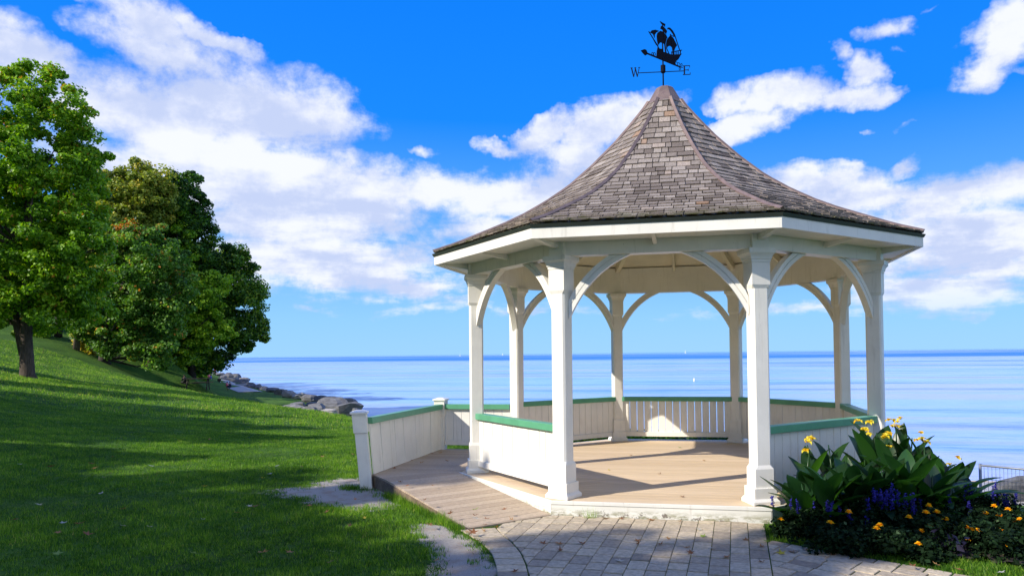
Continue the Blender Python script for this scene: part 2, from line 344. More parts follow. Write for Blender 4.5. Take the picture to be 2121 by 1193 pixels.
DIRT = [(-4.0, -2.1, .60, .45, -45), (-4.35, -1.35, .50, .45, 0), (-4.45, -1.9, .62, .36, 15), (-3.65, -2.35, .55, .32, -40), (-2.2, -3.66, .34, .17, -45), (-1.92, -4.0, .36, .20, -50), (-1.68, -4.38, .37, .21, -58), (-1.47, -4.85, .42, .24, -65), (-1.34, -5.4, .5, .26, -75)]
def dirt_mask(P):
    m = np.zeros(len(P))
    for (cx, cy, a, b, th) in DIRT:
        c_, s_ = cos(radians(th)), sin(radians(th)); dx, dy = P[:, 0]-cx, P[:, 1]-cy
        q = ((dx*c_+dy*s_)/a)**2+((-dx*s_+dy*c_)/b)**2
        m = np.maximum(m, 1.25-q*.9+.28*np.sin(dx*9+3*dy)*np.cos(dy*11))
    return m
def lawn_material():
    m, t = newmat('lawn_turf'); p = pos(t)
    n1 = t.noise(p, .5, 5, .6); n2 = t.noise(p, 5, 6, .7); n3 = t.noise(p, 60, 4, .7)
    c = t.mix(t.rng(n1, .35, .65), (.030, .085, .009), (.075, .17, .018))
    c = t.mix(t.rng(n2, .4, .7, 0, .75), c, (.11, .19, .022)); c = t.mix(t.rng(t.noise(p, 1.7, 5, .7), .60, .74, 0, .55), c, (.13, .12, .035)); c = t.mix(t.rng(n3, .45, .75, 0, .7), c, (.010, .032, .004))
    # worn bare patches
    mk = None; sx = t.n('ShaderNodeSeparateXYZ', i_0=p); wn_ = t.noise(p, 4.5, 6, .65)
    for (cx, cy, a, b, th) in DIRT:
        mp = t.n('ShaderNodeMapping', vector_type='TEXTURE', i_Vector=p, i_Location=(cx, cy, G0), i_Rotation=(0, 0, radians(th)), i_Scale=(a*1.5, b*1.5, 4))
        g = t.n('ShaderNodeTexGradient', gradient_type='SPHERICAL', i_0=mp.outputs[0]).outputs[1]; mk = g if mk is None else t.m('MAXIMUM', mk, g)
    mk = t.rng(t.m('ADD', mk, t.m('MULTIPLY', t.m('SUBTRACT', wn_, .5), .7)), .14, .30)
    dc = t.mix(t.rng(t.noise(p, 90, 5, .8), .35, .7), (.36, .33, .29), (.52, .47, .40)); dc = t.mix(t.rng(t.noise(p, 5, 4), .45, .7, 0, .5), dc, (.30, .20, .13))
    c = t.mix(mk, c, dc)
    b = t.n('ShaderNodeBsdfPrincipled', i_Base_Color=c, i_Roughness=.9); b.inputs['Specular IOR Level'].default_value = .15
    t.link(t.n('ShaderNodeBump', i_Strength=.9, i_Distance=.03, i_Height=t.m('ADD', n3, n2)).outputs[0], b.inputs['Normal'])
    return finish(m, t, b.outputs[0])
lawn = link_mesh('lawn', lawn_me, lawn_material()); lawn['kind'] = 'structure'

# water
def water_material():
    m, t = newmat('lake_water'); p = pos(t)
    def n(sx, sy, det=4, r=.55): return t.noise(t.n('ShaderNodeMapping', i_Vector=p, i_Rotation=(0, 0, radians(-6)), i_Scale=(1/sx, 1/sy, 1)).outputs[0], 1., det, r, .3)
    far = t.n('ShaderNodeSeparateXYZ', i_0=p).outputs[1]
    s1 = t.rng(n(46, 5, 6, .65), .46, .68); s2 = t.rng(n(260, 40, 6, .65), .46, .64); s3 = t.rng(n(1800, 420, 5), .46, .54)
    w3 = t.rng(far, 330, 900); w2 = t.rng(far, 90, 260)
    rip = t.m('MULTIPLY', t.rng(n(3.2, .55, 5, .65), .48, .66), t.rng(far, 30, 150, .34, 0))
    st = t.m('MAXIMUM', t.m('ADD', t.m('MULTIPLY', s1, .62), rip), t.m('MULTIPLY', t.m('MULTIPLY', s2, w2), .75))
    band = t.m('MULTIPLY', t.rng(t.m('ADD', far, t.m('MULTIPLY', t.m('SUBTRACT', n(900, 300), .5), 500)), 430, 620), t.rng(far, 2600, 4800, 1, .25))  # ruffled water far out: its darker sky reflection is painted as base colour
    st = t.m('MAXIMUM', st, t.m('MULTIPLY', band, t.m('ADD', .42, t.m('MULTIPLY', s3, .55))))
    c = t.mix(st, t.mix(t.rng(n(130, 12, 5, .6), .42, .6), (.28, .49, .74), (.37, .46, .74)), (.05, .21, .50))
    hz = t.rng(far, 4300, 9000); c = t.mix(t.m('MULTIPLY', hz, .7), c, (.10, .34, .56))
    b = t.n('ShaderNodeBsdfPrincipled', i_Base_Color=c, i_Roughness=.16, i_IOR=1.33)
    b.inputs['Specular IOR Level'].default_value = .5
    gl_rough = t.m('ADD', .12, t.m('MULTIPLY', st, .3)); t.link(gl_rough, b.inputs['Roughness'])
    h = t.m('ADD', t.m('MULTIPLY', n(.9, .35, 4, .6), .6), t.m('MULTIPLY', n(5, 1.6), 1.0))
    t.link(t.n('ShaderNodeBump', i_Strength=t.m('ADD', .40, t.m('MULTIPLY', st, .45)), i_Distance=.14, i_Height=h).outputs[0], b.inputs['Normal'])
    df = t.n('ShaderNodeBsdfDiffuse', i_Color=c)
    mx = t.n('ShaderNodeMixShader', i_0=t.m('ADD', .40, t.m('MULTIPLY', st, .35)), i_1=b.outputs[0], i_2=df.outputs[0])
    return finish(m, t, mx.outputs[0])
wx = np.array([-45000, -8000, -2000, -500, 0, 500, 2000, 8000, 45000.]); wy = np.array([-300, 0, 60, 300, 1200, 5000, 20000, 60000.])
WX, WY = np.meshgrid(wx, wy); wi = (np.arange(len(wy)-1)[:, None]*len(wx)+np.arange(len(wx)-1)[None, :]).ravel()
water = link_mesh('lake_water', npmesh('lake_water', np.c_[WX.ravel(), WY.ravel(), np.full(WX.size, WATER_Z)], np.c_[wi, wi+1, wi+len(wx)+1, wi+len(wx)]), water_material())
water['kind'] = 'structure'

# ribbons along the shore: promenade and beach
def ribbon(name, mat, s0, s1, dz, i0, i1, step=2.):
    pts = []; A = SHORE[i0:i1]
    for a, b in zip(A[:-1], A[1:]):
        n_ = max(1, int(np.linalg.norm(b-a)/step)); pts += [a+(b-a)*k/n_ for k in range(n_)]
    pts = np.array(pts+[A[-1]]); tg = np.gradient(pts, axis=0); tg /= np.linalg.norm(tg, axis=1)[:, None]
    for _ in range(8): tg[1:-1] = (tg[:-2]+2*tg[1:-1]+tg[2:]); tg /= np.linalg.norm(tg, axis=1)[:, None]
    nr = np.c_[tg[:, 1], -tg[:, 0]]; ss = np.linspace(s0, s1, 7)
    V = np.concatenate([np.c_[pts+nr*s, np.zeros(len(pts))] for s in ss]); 
    V[:, 2] = np.concatenate([ground_np(V[i:i+9000, :2])[0] for i in range(0, len(V), 9000)])+dz
    n = len(pts); q = np.concatenate([np.c_[np.arange(n-1), np.arange(n-1)+n, np.arange(n-1)+n+1, np.arange(n-1)+1]+k*n for k in range(6)])
    o = link_mesh(name, npmesh(name, V, q, smooth=True), mat); o['kind'] = 'structure'; return o
ribbon('promenade_path', CONC, 3.6, 6.4, .045, 2, 7, 1.5)
ribbon('lower_path', CONC, 4.4, 9.2, .045, 10, 15, 1.5)
ribbon('sand_beach', SAND, -1.0, 4.35, .02, 10, 15, 1.5)

# ------------------------------------------------------------------ gazebo
RP = 2.8; RD = 3.043; RE = 3.365
ANG = {k: radians(-112.5+45*(k-1)) for k in range(0, 10)}
def rad(k): return np.array([cos(ANG[k]), sin(ANG[k]), 0.])
def tan_(k): return np.array([-sin(ANG[k]), cos(ANG[k]), 0.])
Z = np.array([0, 0, 1.])
gaz = thing('gazebo', 'white octagonal gazebo with shingled bell-shaped roof and green rails by the lake', 'gazebo', (0, 0, G0))

def sq(c, X, Y, h, z, ch=0.):
    if ch <= 0: ch = .0005
    pts = []
    for (a, b) in ((1, 1), (-1, 1), (-1, -1), (1, -1)):
        p1 = c+X*a*h+Y*b*(h-ch); p2 = c+X*a*(h-ch)+Y*b*h
        pts += [p1, p2] if a*b > 0 else [p2, p1]
    return [np.array([q[0], q[1], z]) for q in pts]
for k in range(1, 9):
    c = rad(k)*RP; X, Y = rad(k), tan_(k); b = MB()
    b.loft([sq(c, X, Y, .104, .17), sq(c, X, Y, .104, .37), sq(c, X, Y, .091, .41, .020), sq(c, X, Y, .091, 2.28, .020), sq(c, X, Y, .104, 2.32), sq(c, X, Y, .104, 2.56)])
    post = b.build('post', WHITE, gaz, bevel=.003)
    b = MB(); b.loft([sq(c, X, Y, .149, 0.001), sq(c, X, Y, .149, .035), sq(c, X, Y, .126, .065)]); b.loft([sq(c, X, Y, .124, .0655), sq(c, X, Y, .124, .172)])
    b.build('post_base', WHITE, post, bevel=.004)
    b = MB(); hs = [(.110, 2.561), (.110, 2.585), (.118, 2.590), (.120, 2.605), (.128, 2.630), (.143, 2.650), (.150, 2.655), (.150, 2.705), (.149, 2.703)]
    b.loft([sq(c, X, Y, h, z) for h, z in hs[:-1]]); b.build('capital', WHITE, post)
# ring beam and the blocks over the posts
for k in range(1, 9):
    a, c = rad(k), rad(k+1) if k < 8 else rad(1); b = MB()
    ro, ri = 2.90, 2.72
    b.loft([[a*ro+Z*2.707, c*ro+Z*2.707, c*ri+Z*2.707, a*ri+Z*2.707], [a*ro+Z*3.11, c*ro+Z*3.11, c*ri+Z*3.16, a*ri+Z*3.16]])
    b.build('beam', WHITE, gaz)
    b = MB(); b.frame(rad(k)*RP+Z*2.905, rad(k), tan_(k), Z, .104, .098, .198); b.build('beam_block', WHITE, gaz, bevel=.003)
# curved braces
def brace(k, sgn):
    P0 = rad(k)*RP; k2 = k+sgn; k2 = 8 if k2 == 0 else (1 if k2 == 9 else k2); d = rad(k2)*RP-P0; d /= np.linalg.norm(d); n = np.cross(d, Z)
    def q(t): # inner edge curve in (s,z)
        A, Bc, Cc = np.array((.094, 2.00)), np.array((.33, 2.53)), np.array((.80, 2.706)); return (1-t)**2*A+2*t*(1-t)*Bc+t*t*Cc
    def band(o0, o1, hw, t0=0., t1=1.):
        rings = []
        for i in range(15):
            t = t0+(t1-t0)*i/14; p = q(t); g = q(min(1, t+.01))-q(max(0, t-.01)); g /= np.linalg.norm(g); nn = np.array([-g[1], g[0]])
            pa, pb = p+nn*o0, p+nn*o1
            for pp in (pa, pb): pp[0] = max(pp[0], .088); pp[1] = min(pp[1], 2.706)
            rings.append([P0+d*pa[0]+Z*pa[1]+n*hw, P0+d*pb[0]+Z*pb[1]+n*hw, P0+d*pb[0]+Z*pb[1]-n*hw, P0+d*pa[0]+Z*pa[1]-n*hw])
        return rings
    b = MB(); b.loft(band(.0, .046, .042)); b.loft(band(.054, .102, .042)); b.loft(band(.045, .055, .030)); b.loft(band(.0455, .0545, .0415, 0, .10)); b.loft(band(.0455, .0545, .0415, .88, 1))
    b.build('brace', WHITE, gaz)
for k in range(1, 9): brace(k, 1); brace(k, -1)
# railings
def railing(k, k2, gap, parent=gaz):
    A, Bp = rad(k)*RP, rad(k2)*RP; d = Bp-A; L = np.linalg.norm(d); d /= L; n = np.cross(d, Z); n = n if n@(A+Bp) > 0 else -n
    rb = MB(); s0, s1 = .095, L-.095; mid = (A+Bp)/2
    rb.frame(mid+Z*.765, d, n, Z, (s1-s0)/2+.02, .062, .040); r = rb.build('railing', GREEN, parent, bevel=.006)
    b = MB(); b.frame(mid+Z*.125-n*.026, d, n, Z, (s1-s0)/2, .014, .04); b.frame(mid+Z*.125+n*.026, d, n, Z, (s1-s0)/2, .014, .04); b.build('bottom_rail', WHITE, r, bevel=.003)
    N = 15; w = (s1-s0)/N
    for i in range(N):
        g = gap*random.uniform(.7, 1.2); x = s0+w*(i+.5); b = MB()
        b.frame(A+d*(x+random.uniform(-.001, .001))+Z*.411+n*random.uniform(-.0015, .0015), d, n, Z, w/2-g/2, .0115, .312, random.random()); b.build('board', WHITE, r)
for k in range(2, 7): railing(k, k+1,   .011 if k == 5 else .007)
railing(8, 1, .0065)
# deck
octo = [tuple((rad(k)*RD)[:2]) for k in range(1, 9)]
octi = [tuple((rad(k)*(RD-.012))[:2]) for k in range(1, 9)]
b = MB(); b.prism(octi, -.16, -.035); deck = b.build('deck', DARKW, gaz)
y = -2.9; bw = .139
while y < 2.9:
    sp_ = [( -4, y+.003), (4, y+.003), (4, y+bw-.003), (-4, y+bw-.003)]; pl = clip_convex(sp_, octi)
    if len(pl) > 2:
        tt = random.random(); b = MB(); b.prism(pl, -.030, 0.0+random.uniform(-.0012, .0), tt)
        # shallow moulded grooves of the composite board
        b.build('deck_board', BOARD, deck, bevel=.0025)
    y += bw
for k in range(1, 9):
    k2 = k+1 if k < 8 else 1; a, c = rad(k)*RD, rad(k2)*RD; d = (c-a)/np.linalg.norm(c-a); n = np.cross(d, Z); mid = (a+c)/2; hl = np.linalg.norm(c-a)/2
    if k == 7: continue
    zb = -.170 if k in (1,) else -.60
    b = MB(); b.frame(mid+Z*((zb-.040)/2)-n*.012, d, n, Z, hl-.0035, .012, (-.040-zb)/2); b.build('skirt_board', SKIRT, gaz, bevel=.002)
    b = MB(); b.frame(mid-Z*.0185-n*.004, d, n, Z, hl+.004, .012, .020); b.build('skirt_trim', SKIRT, gaz, bevel=.004)
# roof -------------------------------------------------------------
HR = np.array([3.375, 3.05, 2.68, 2.38, 2.10, 1.78, 1.45, 1.10, .75, .54, .33, .24]); HZ = np.array([3.012, 3.125, 3.285, 3.415, 3.555, 3.745, 3.975, 4.285, 4.640, 4.885, 5.140, 5.275])
seg = np.hypot(np.diff(HR*cos(pi/8)), np.diff(HZ)); SS = np.r_[0, np.cumsum(seg)]
def prof(s): return np.interp(s, SS, HR), np.interp(s, SS, HZ)
def normal_rz(s):
    r0, z0 = prof(max(0, s-.05)); r1, z1 = prof(min(SS[-1], s+.05)); g = np.array([(r1-r0)*cos(pi/8), z1-z0]); g /= np.linalg.norm(g); return np.array([g[1], -g[0]])
def face_frame(k):
    am = ANG[k]+pi/8; return np.array([cos(am), sin(am), 0]), np.array([-sin(am), cos(am), 0])
# under-deck shell, seen from below as the ceiling
b = MB(); rings = []
for s in np.linspace(0, SS[-1], 16):
    r, z = prof(s); nr = normal_rz(s); rings.append([rad(k)*(r-nr[0]*.03/cos(pi/8))+Z*(z-.03*nr[1]-.004) for k in range(1, 9)])
ins = []
for s in np.linspace(SS[-1], .12, 16):
    r, z = prof(s); nr = normal_rz(s); ins.append([rad(k)*max(.05, r-nr[0]*.06/cos(pi/8))+Z*(z-.06*nr[1]-.01) for k in range(1, 9)])
b.loft(rings+ins+[rings[0]], cap=False); roof = b.build('roof', CREAM, gaz)
cells = []; SLEN = SS[-1]; CO = .128
def shingle(k, s0, s1, x0, x1, lift, tint, mb):
    fn, ft = face_frame(k); V = []
    for (s, x, up) in ((s0, x0, lift), (s0, x1, lift), (s1, x1, .004), (s1, x0, .004)):
        r, z = prof(s); ra = r*cos(pi/8); nr = normal_rz(s); h = r*sin(pi/8)-.012; xx = min(max(x, -h), h)
        for e in (up, up-.014): V.append(fn*(ra+nr[0]*e)+ft*xx+Z*(z+nr[1]*e))
    mb.add(V, [(0, 2, 4, 6), (1, 7, 5, 3), (0, 1, 3, 2), (2, 3, 5, 4), (4, 5, 7, 6), (6, 7, 1, 0)], tint)
for k in range(1, 9):
    i = 0
    while i*CO < SLEN-.03:
        s0 = i*CO-.02; s1 = min(SLEN+.03, s0+CO+.05); r, z = prof(max(0, s0)); h = r*sin(pi/8)
        x = -h-random.uniform(0, .1)
        while x < h-.012:
            w = random.choice((.085, .11, .13, .15, .17, .2))*random.uniform(.92, 1.08)
            if min(x+w, h)-max(x, -h) > .02:
                tt = min(.92, max(0, random.gauss(.48+.12*(z > 3.9), .20)))
                if random.random() < .012+.03*(z > 4.2): tt = random.uniform(.93, 1)
                cells.append((k, max(s0, -.02)+random.uniform(-.006, .006), s1, x+.005, min(x+w, h)-.005,   .017+random.uniform(0, .010), tt))
            x += w
        i += 1
def show(cc):
    k, s0, s1, x0, x1 = cc[:5]; fn, ft = face_frame(k); r, z = prof(max(0, s0)); p = fn*r*cos(pi/8)+ft*(x0+x1)/2+Z*z; v = CAM-p; nr = normal_rz(s0)
    n3 = fn*nr[0]+Z*nr[1]; D_ = np.linalg.norm(v); return (n3@v)/D_*(x1-x0)/D_**2
cells.sort(key=show, reverse=True)
for cc in cells[:300]:
    b = MB(); shingle(*cc, b); b.build('shingle', SHIN, roof)
b = MB()
for cc in cells[300:]: shingle(*cc, b)
b.build('shingles', SHIN, roof, kind='stuff')
for k in range(1, 9):
    # copper hip strip
    b = MB(); rings = []
    for s in np.linspace(.0, SLEN, 30):
        r, z = prof(s); nr = normal_rz(s); nh = rad(k)*nr[0]+Z*nr[1]; nh /= np.linalg.norm(nh); wd = .027
        c = rad(k)*r+Z*z; t = tan_(k); base = c+nh*.014
        rings.append([base-t*wd-nh*.012-rad(k)*.012, base-t*wd+nh*.012-rad(k)*.010, base+nh*.030, base+t*wd+nh*.012-rad(k)*.010, base+t*wd-nh*.012-rad(k)*.012])
    b.loft(rings); b.build('hip_strip', COPPER, roof, smooth=False)
    k2 = k+1 if k < 8 else 1; a, c = rad(k), rad(k2); fn, ft = face_frame(k)
    b = MB(); f0, f1 = RE, RE-.045
    b.loft([[a*f0+Z*2.843, c*f0+Z*2.843, c*f1+Z*2.843, a*f1+Z*2.843], [a*f0+Z*2.957, c*f0+Z*2.957, c*f1+Z*2.957, a*f1+Z*2.957]]); b.build('fascia', WHITE, roof)
    b = MB(); f0, f1 = RE+.012, RE-.03
    b.loft([[a*f0+Z*2.9575, c*f0+Z*2.9575, c*f1+Z*2.9575, a*f1+Z*2.9575], [a*(f0+.02)+Z*2.992, c*(f0+.02)+Z*2.992, c*f1+Z*2.998, a*f1+Z*2.998]]); b.build('drip_edge', GREEND, roof)
    # soffit from fascia to the beam
    b = MB(); b.loft([[a*(RE-.046)+Z*2.860, c*(RE-.046)+Z*2.860, c*2.905+Z*2.860, a*2.905+Z*2.860], [a*(RE-.046)+Z*2.874, c*(RE-.046)+Z*2.874, c*2.905+Z*2.874, a*2.905+Z*2.874]]); b.build('soffit', WHITE, roof)
    # rafters: one on the hip, one on the middle of the side; tails and inner runs
    for (dv, tv, cf, w) in ((rad(k), tan_(k), 1., .035), (fn, ft, cos(pi/8), .022)):
        b = MB(); P_in = dv*2.90*cf; P_out = dv*(RE-.047)*cf
        b.loft([[P_out+tv*w+Z*2.859, P_out-tv*w+Z*2.859, P_out-tv*w+Z*2.845, P_out+tv*w+Z*2.845], [P_in+tv*w+Z*2.859, P_in-tv*w+Z*2.859, P_in-tv*w+Z*2.79, P_in+tv*w+Z*2.79]])
        b.build('rafter_tail', WHITE, roof)
        b = MB(); rings = []
        for s in np.linspace(.62, SLEN-.12, 14):
            r, z = prof(s); nr = normal_rz(s); c0 = dv*max(.06, (r*cf-nr[0]*.055))+Z*(z-nr[1]*.07-.01); c1 = dv*max(.05, (r*cf-nr[0]*.16))+Z*(z-nr[1]*.17-.02)
            rings.append([c0+tv*w, c0-tv*w, c1-tv*w, c1+tv*w])
        b.loft(rings); b.build('rafter', CREAM, roof)
# copper cap
b = MB(); rings = []
for (r, z) in ((.285, 5.235), (.25, 5.285), (.20, 5.37), (.155, 5.45), (.13, 5.492), (.10, 5.512), (.05, 5.52)):
    rings.append([rad(k)*r+Z*z for k in range(1, 9)])
b.loft(rings); b.build('copper_cap', COPPER, roof, bevel=.006)

# weathervane --------------------------------------------------------
SHIP = {'head': [(-0.491, 0.18), (-0.42, 0.218), (-0.376, 0.221), (-0.346, 0.182), (-0.35, 0.163), (-0.395, 0.133), (-0.439, 0.15)],
'beam': [(-0.354, 0.186), (0.456, 0.192), (0.472, 0.186), (0.357, 0.170), (-0.152, 0.166), (-0.358, 0.164)],
'hull': [(-0.148, 0.181), (-0.135, 0.277), (-0.111, 0.35), (-0.075, 0.324), (-0.001, 0.34), (0.002, 0.3), (0.073, 0.308), (0.197, 0.313), (0.391, 0.371), (0.451, 0.403), (0.411, 0.351), (0.364, 0.286), (0.297, 0.233), (0.284, 0.180), (0.071, 0.180)],
'rail': [(0.198, 0.358), (0.453, 0.459), (0.456, 0.448), (0.197, 0.346)],
'p1': [(0.203, 0.355), (0.219, 0.359), (0.218, 0.316), (0.202, 0.312)], 'p2': [(0.256, 0.376), (0.271, 0.38), (0.27, 0.333), (0.255, 0.329)],
'p3': [(0.304, 0.396), (0.32, 0.4), (0.319, 0.347), (0.303, 0.342)], 'p4': [(0.353, 0.415), (0.369, 0.419), (0.368, 0.36), (0.352, 0.356)], 'p5': [(0.413, 0.439), (0.431, 0.444), (0.417, 0.378), (0.397, 0.372)],
'sailA': [(-0.116, 0.547), (-0.051, 0.597), (0.033, 0.604), (0.102, 0.546), (0.081, 0.479), (0.053, 0.416), (0.005, 0.432), (-0.054, 0.423), (-0.107, 0.366), (-0.128, 0.429), (-0.136, 0.499)],
'sailB': [(0.185, 0.605), (0.255, 0.579), (0.34, 0.492), (0.296, 0.443), (0.266, 0.382), (0.232, 0.424), (0.171, 0.438), (0.117, 0.41), (0.086, 0.364), (0.077, 0.441), (0.107, 0.523)],
'sailC': [(-0.284, 0.502), (-0.244, 0.547), (-0.161, 0.58), (-0.078, 0.586), (-0.144, 0.542), (-0.178, 0.499), (-0.182, 0.449), (-0.217, 0.499)],
'sailD': [(-0.05, 0.628), (-0.034, 0.675), (-0.0, 0.69), (0.063, 0.668), (0.108, 0.639), (0.08, 0.585), (0.034, 0.617), (-0.016, 0.629)],
'sailE': [(0.106, 0.663), (0.124, 0.699), (0.174, 0.714), (0.238, 0.691), (0.287, 0.65), (0.275, 0.607), (0.233, 0.644), (0.177, 0.676), (0.139, 0.681)],
'flag': [(-0.058, 0.74), (0.001, 0.736), (0.068, 0.733), (0.056, 0.688), (0.026, 0.705), (-0.029, 0.71)],
'm1': [(-0.007, 0.719), (0.008, 0.724), (0.081, 0.308), (0.058, 0.302)], 'm2': [(0.175, 0.617), (0.191, 0.621), (0.26, 0.328), (0.241, 0.323)], 'm3': [(-0.014, 0.427), (0.001, 0.431), (0.01, 0.3), (-0.009, 0.295)],
's1': [(-0.32, 0.506), (-0.305, 0.513), (-0.097, 0.352), (-0.112, 0.34)], 's2': [(-0.284, 0.485), (-0.274, 0.49), (-0.133, 0.362), (-0.144, 0.354)],
's3': [(0.272, 0.645), (0.285, 0.652), (0.407, 0.44), (0.393, 0.433)], 's4': [(0.086, 0.37), (0.098, 0.376), (0.153, 0.31), (0.141, 0.304)],
's5': [(0.065, 0.577), (0.076, 0.583), (0.113, 0.537), (0.101, 0.531)], 's6': [(0.178, 0.605), (0.187, 0.607), (0.281, 0.615), (0.277, 0.601)],
's7': [(.02, .60), (.035, .60), (.055, .63), (.04, .635)]}
vane = thing('weathervane', 'black sailing-ship weathervane with letters W and E on the roof peak', 'weathervane', (-.025, 0, 5.50))
ev = np.array([.593, .805, 0]); nv = np.array([.805, -.593, 0]); vo = np.array([-.02, 0, 5.75])
def plate(b, poly, U, N, o, th):
    b.loft([[o+U*u+Z*v-N*th for u, v in poly], [o+U*u+Z*v+N*th for u, v in poly]])
for nm, keys in (('arrow', ('head', 'beam')), ('hull', ('hull', 'rail', 'p1', 'p2', 'p3', 'p4', 'p5')), ('sail', ('sailA',)), ('sail', ('sailB',)), ('sail', ('sailC',)), ('sail', ('sailD',)), ('sail', ('sailE',)), ('flag', ('flag',)), ('mast', ('m1', 'm2', 'm3')), ('rigging', ('s1', 's2', 's3', 's4', 's5', 's6', 's7'))):
    b = MB()
    for i, q in enumerate(keys): plate(b, SHIP[q], ev, nv, vo+nv*.0002*i, {'arrow': .005, 'hull': .004, 'sail': .003, 'flag': .003, 'mast': .0055, 'rigging': .0035}[nm])
    if nm == 'arrow':
        for (u0, v0, r0) in ((-.19, .212, .022), (-.235, .205, .018), (.32, .205, .03), (.375, .21, .028), (.40, .150, .02), (.44, .225, .018)):
            pts = [vo+ev*(u0+r0*cos(a))+Z*(v0+r0*sin(a)) for a in np.linspace(-.6, 4.6, 12)]; b.tube(pts, .005, 5)
    b.build(nm, IRON, vane)
b = MB(); b.tube([(-.02, 0, 5.49), (-.02, 0, 5.96)], .0105, 8); b.build('rod', IRON, vane, smooth=True)
b = MB(); b.tube([(-.02, 0, 5.735), (-.02, 0, 5.745), (-.02, 0, 5.845), (-.02, 0, 5.85)], [.026, .036, .036, .022], 12); b.build('hub', IRON, vane)
wa = np.array([.79, .09, 0]); wa /= np.linalg.norm(wa); wn2 = np.cross(wa, Z)
b = MB(); b.tube([vo-wa*.37+Z*0.0, vo+wa*.30+Z*0.0], .006, 6); b.build('cross_arm', IRON, vane)
def bars(segs, o, s, nm):
    b = MB()
    for (x0, y0, x1, y1, w) in segs:
        a_, c_ = np.array((x0, y0)), np.array((x1, y1)); g = c_-a_; g = g/np.linalg.norm(g); n_ = np.array((-g[1], g[0]))*w/2
        plate(b, [tuple((a_+n_)*s), tuple((a_-n_)*s), tuple((c_-n_)*s), tuple((c_+n_)*s)], wa, wn2, o+wn2*random.uniform(-.0006, .0006), .004)
    b.build(nm, IRON, vane)
bars([(.08, 1, .32, 0, .13), (.32, 0, .52, .95, .07), (.48, .95, .72, 0, .13), (.72, 0, .93, 1, .07), (-.03, 1, .2, 1, .06), (.40, 1, .60, 1, .06), (.82, 1, 1.03, 1, .06)], vo-wa*.475-Z*.055, .135, 'letter_w')
bars([(.2, 0, .2, 1, .15), (.02, 1, .82, 1, .07), (.02, 0, .86, 0, .07), (.2, .52, .66, .52, .06), (.80, 1.03, .80, .80, .06), (.85, -.03, .85, .22, .06), (.64, .64, .64, .40, .06)], vo+wa*.285-Z*.055, .13, 'letter_e')

# ------------------------------------------------------------------ ramp and landing
nO = np.array([-.70711, -.70711]); tE = np.array([.70711, -.70711]); D8 = np.array(octo[7]); D1 = np.array(octo[0]); D7 = np.array(octo[6]); WR = 1.02; TL = float((D1-D8)@tE)
ramp = thing('ramp', 'tan boarded ramp and landing leading up to the gazebo from the paving', 'ramp', (-3, -2, G0))
def rz(x, y):
    t = (np.array((x, y))-D8)@tE; return float(-max(0, min(1, t/TL))*.152)
t = -.62; rw = .139
while t < TL-.005:
    t2 = min(t+rw, TL+.004); P_ = [D8+tE*(t+.003)+nO*.004, D8+tE*(t2-.003)+nO*.004, D8+tE*(t2-.003)+nO*WR, D8+tE*(t+.003)+nO*WR]
    pl = [tuple(p) for p in P_]
    if area(pl) < 0: pl = pl[::-1]
    A_ = np.array((-3.93, -1.50)); e = D8-A_; nn = np.array((-e[1], e[0])); nn = nn/np.linalg.norm(nn)  # +y side is landing
    pl = clip(pl, nn, nn@A_-.003)
    if len(pl) > 2:
        b = MB(); b.prism(pl, lambda x, y: rz(x, y)-.028, lambda x, y: rz(x, y), random.random()); b.build('ramp_board', BOARDR, ramp, bevel=.0025)
    t += rw
land = [(-3.93, -1.50), tuple(D8), tuple(D7), (-2.815, 1.13), (-3.93, 1.13)]
land = [(-3.93, -1.50), (-2.815, float(D8[1])), (-2.815, 1.13), (-3.93, 1.13)]
y = -1.51
while y < 1.13:
    pl = clip_convex([(-5, y+.003), (0, y+.003), (0, y+rw-.003), (-5, y+rw-.003)], land)
    if len(pl) > 2: b = MB(); b.prism(pl, -.03, -.001, random.random()); b.build('landing_board', BOARDR, ramp, bevel=.0025)
    y += rw
FLp = D1+nO*WR
b = MB(); a_ = D8+nO*(WR+.012)+tE*(-.52); c_ = FLp+nO*.012
b.loft([[(a_[0], a_[1], -.4), (c_[0], c_[1], -.4), (c_[0]-nO[0]*.022, c_[1]-nO[1]*.022, -.4), (a_[0]-nO[0]*.022, a_[1]-nO[1]*.022, -.4)], [(a_[0], a_[1], -.003), (c_[0], c_[1], -.150), (c_[0]-nO[0]*.022, c_[1]-nO[1]*.022, -.150), (a_[0]-nO[0]*.022, a_[1]-nO[1]*.022, -.003)]])
b.build('edge_board', DARKW, ramp)
b = MB(); b.box(-3.955, -3.932, -1.5, 1.13, -.4, -.003); b.build('edge_board', DARKW, ramp)

# ramp fences -------------------------------------------------------
def newel(parent, x, y, h, lean, th):
    X = np.array([cos(th), sin(th), 0]); Y = np.array([-sin(th), cos(th), 0]); b = MB()
    def c(z): return np.array([x+lean[0]*(z/h), y+lean[1]*(z/h), 0])
    def ring(z, hw): return sq(c(z), X, Y, hw, z)
    b.loft([ring(-.35, .078), ring(h-.30, .078)]); b.loft([ring(h-.299, .078), ring(h-.285, .092), ring(h-.035, .092)]); p = b.build('newel_post', WHITE, parent, bevel=.004)
    b = MB(); b.loft([ring(h-.034, .112), ring(h-.010, .112), ring(h+.014, .04)]); b.build('post_cap', WHITE, p)
f1 = thing('ramp_fence', 'leaning white board fence with green rail along the outer side of the ramp landing', 'fence', (-3.94, -.2, 0))
newel(f1, -4.00, -1.56, .865, (-.085, -.01), .35); newel(f1, -3.945, 1.09, .865, (0, 0), 0)
A_ = np.array([-3.93, -1.47, 0]); B_ = np.array([-3.93, 1.01, 0]); N = 17
def flean(u): return np.array([-.075*(1-u), 0, 0])
b = MB(); rings = []
